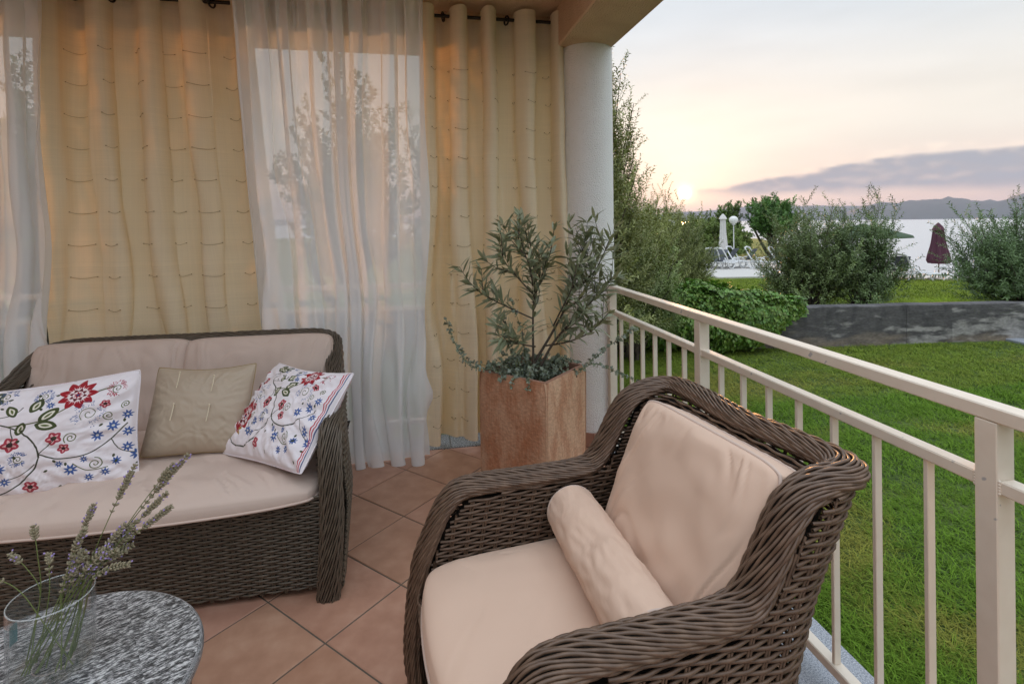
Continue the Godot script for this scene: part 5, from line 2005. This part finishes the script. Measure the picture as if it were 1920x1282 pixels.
func build_shore() -> void:
	var m := MB.new()
	m.slab(PackedVector2Array([Vector2(11.8, -19.0), Vector2(16.5, -18.6), Vector2(19.0, -25.0), Vector2(19.0, -31.0), Vector2(15.5, -31.0), Vector2(12.4, -22.0)]), -1.2, -0.86, 0.02)
	struct("shore_terrace", m, M.concrete_pale)
	m = MB.new()
	m.slab(PackedVector2Array([Vector2(16.2, -16.2), Vector2(22.0, -14.6), Vector2(23.5, -18.0), Vector2(17.4, -19.4)]), -1.3, -0.93, 0.02)
	struct("shore_terrace_right", m, M.concrete_pale)
	parasol_closed("closed white parasol standing on the shore terrace by the loungers", Vector3(15.55, -0.86, -24.6), 2.55, 0.75, 0.10, 0.19, M.parasol_white, "")
	parasol_closed("closed dark plum parasol standing before the sea between two olive shrubs", Vector3(19.25, -0.93, -16.45), 2.1, 0.62, 0.10, 0.33, M.parasol_plum, "")
	var o := thing("open_parasol", "open dark green parasol half hidden by the olive shrub", "parasol", Vector3(16.9, -0.93, -17.4))
	m = MB.new()
	m.tube(PackedVector3Array([Vector3.ZERO, Vector3(0, 1, 0), Vector3(0, 2.1, 0)]), 0.025, 8)
	part("pole", m, M.steel, o)
	m = MB.new()
	m.lathe([Vector2(1.55, 1.60), Vector2(1.5, 1.69), Vector2(0.8, 1.92), Vector2(0.03, 2.12)], 48, Vector3.ZERO, 8, 0.02)
	part("canopy", m, M.parasol_green, o)
	m = MB.new()
	m.box(Vector3(0, 0.04, 0), Vector3(0.5, 0.08, 0.5), 0.02)
	part("base", m, M.concrete_pale, o)
	var pr := lounger_proto()
	var spots := [
		[Vector3(15.3, -0.86, -22.6), 0.5, "white sun lounger with raised dark backrest, left of the raised three"],
		[Vector3(15.9, -0.86, -22.0), 0.55, "white sun lounger with raised dark backrest, middle of the raised three"],
		[Vector3(16.7, -0.86, -21.4), 0.6, "white sun lounger with raised dark backrest partly behind the olive shrub"],
		[Vector3(13.9, -0.86, -22.6), 2.3, "white sun lounger turned away at the left of the shore terrace"],
		[Vector3(14.4, -0.86, -22.4), 1.9, "white sun lounger with its curled arm towards the lawn"],
		[Vector3(13.6, -0.86, -23.6), 0.4, "white sun lounger farthest left beside the slim olive shrub"],
		[Vector3(18.4, -0.93, -17.0), 2.0, "white sun lounger under the plum parasol at its left"],
		[Vector3(18.9, -0.93, -15.7), 4.4, "white sun lounger nearest the plum parasol foot"],
		[Vector3(17.9, -0.93, -16.6), 1.2, "white sun lounger between the green and the plum parasol"],
	]
	for i in spots.size():
		var l := pr if i == 0 else copy(pr)
		l.position = spots[i][0]
		l.rotation.y = spots[i][1]
		l.set_meta("label", spots[i][2])
	for s in [[Vector3(16.35, -0.95, -24.9), 2.35, "white globe street lamp beside the white parasol"], [Vector3(14.0, -0.95, -27.2), 2.2, "white globe lamp half hidden in the shrubs left of the parasol"]]:
		var la := thing("globe_lamp", s[2], "street lamp", s[0], 0.0, "globe lamps on the shore")
		m = MB.new()
		m.tube(PackedVector3Array([Vector3.ZERO, Vector3(0, 1, 0), Vector3(0, s[1] - 0.2, 0)]), 0.03, 8, 0.024)
		part("pole", m, M.plastic, la)
		m = MB.new()
		m.ball(Vector3(0, s[1], 0), Vector3(0.23, 0.21, 0.23), 20, 14)
		part("globe", m, M.globe, la)
		m = MB.new()
		m.lathe([Vector2(0.07, s[1] - 0.26), Vector2(0.09, s[1] - 0.2), Vector2(0.03, s[1] - 0.18)], 16)
		part("collar", m, M.plastic, la)
	# small things on the paving outside the curtain
	o = thing("clay_pot", "small orange clay pot outside the middle sheer curtain by the sofa", "flower pot", Vector3(-0.33, -0.42, -3.95))
	m = MB.new()
	m.lathe([Vector2(0.11, 0.0), Vector2(0.15, 0.26), Vector2(0.17, 0.27), Vector2(0.17, 0.33), Vector2(0.145, 0.33), Vector2(0.13, 0.25)], 32)
	part("body", m, M.skirting, o)
	m = MB.new()
	m.lathe([Vector2(0.0, 0.26), Vector2(0.07, 0.265), Vector2(0.133, 0.26)], 24)
	part("soil", m, M.soil, o)
	m = MB.new()
	var pv := MB.new()
	for i in 14:
		m.box(Vector3(-2.75 + i * 0.3, -0.428, -3.86), Vector3(0.292, 0.04, 0.44), 0.004)
	m.box(Vector3(-0.8, -0.45, -3.86), Vector3(4.3, 0.03, 0.5), 0.004)
	struct("paving_strip", m, M.concrete_pale)

func _ready() -> void:
	setup_view()
	make_materials()
	build_ground()
	build_terrace()
	railing("cream painted metal railing along the right side of the terrace beside the lawn", 4.66, Vector3(1.17, 0, 1.6), 0.0, [1.31, 2.487, 3.6135, 4.635])
	railing("cream painted metal railing behind the curtains", 3.75, Vector3(0.95, 0, -3.47), PI / 2, [1.2, 2.4, 3.6])
	build_wall()
	build_plants()
	build_shore()
	build_curtains()
	build_sofa()
	build_chair()
	build_pillows()
	build_planter()
	build_table()
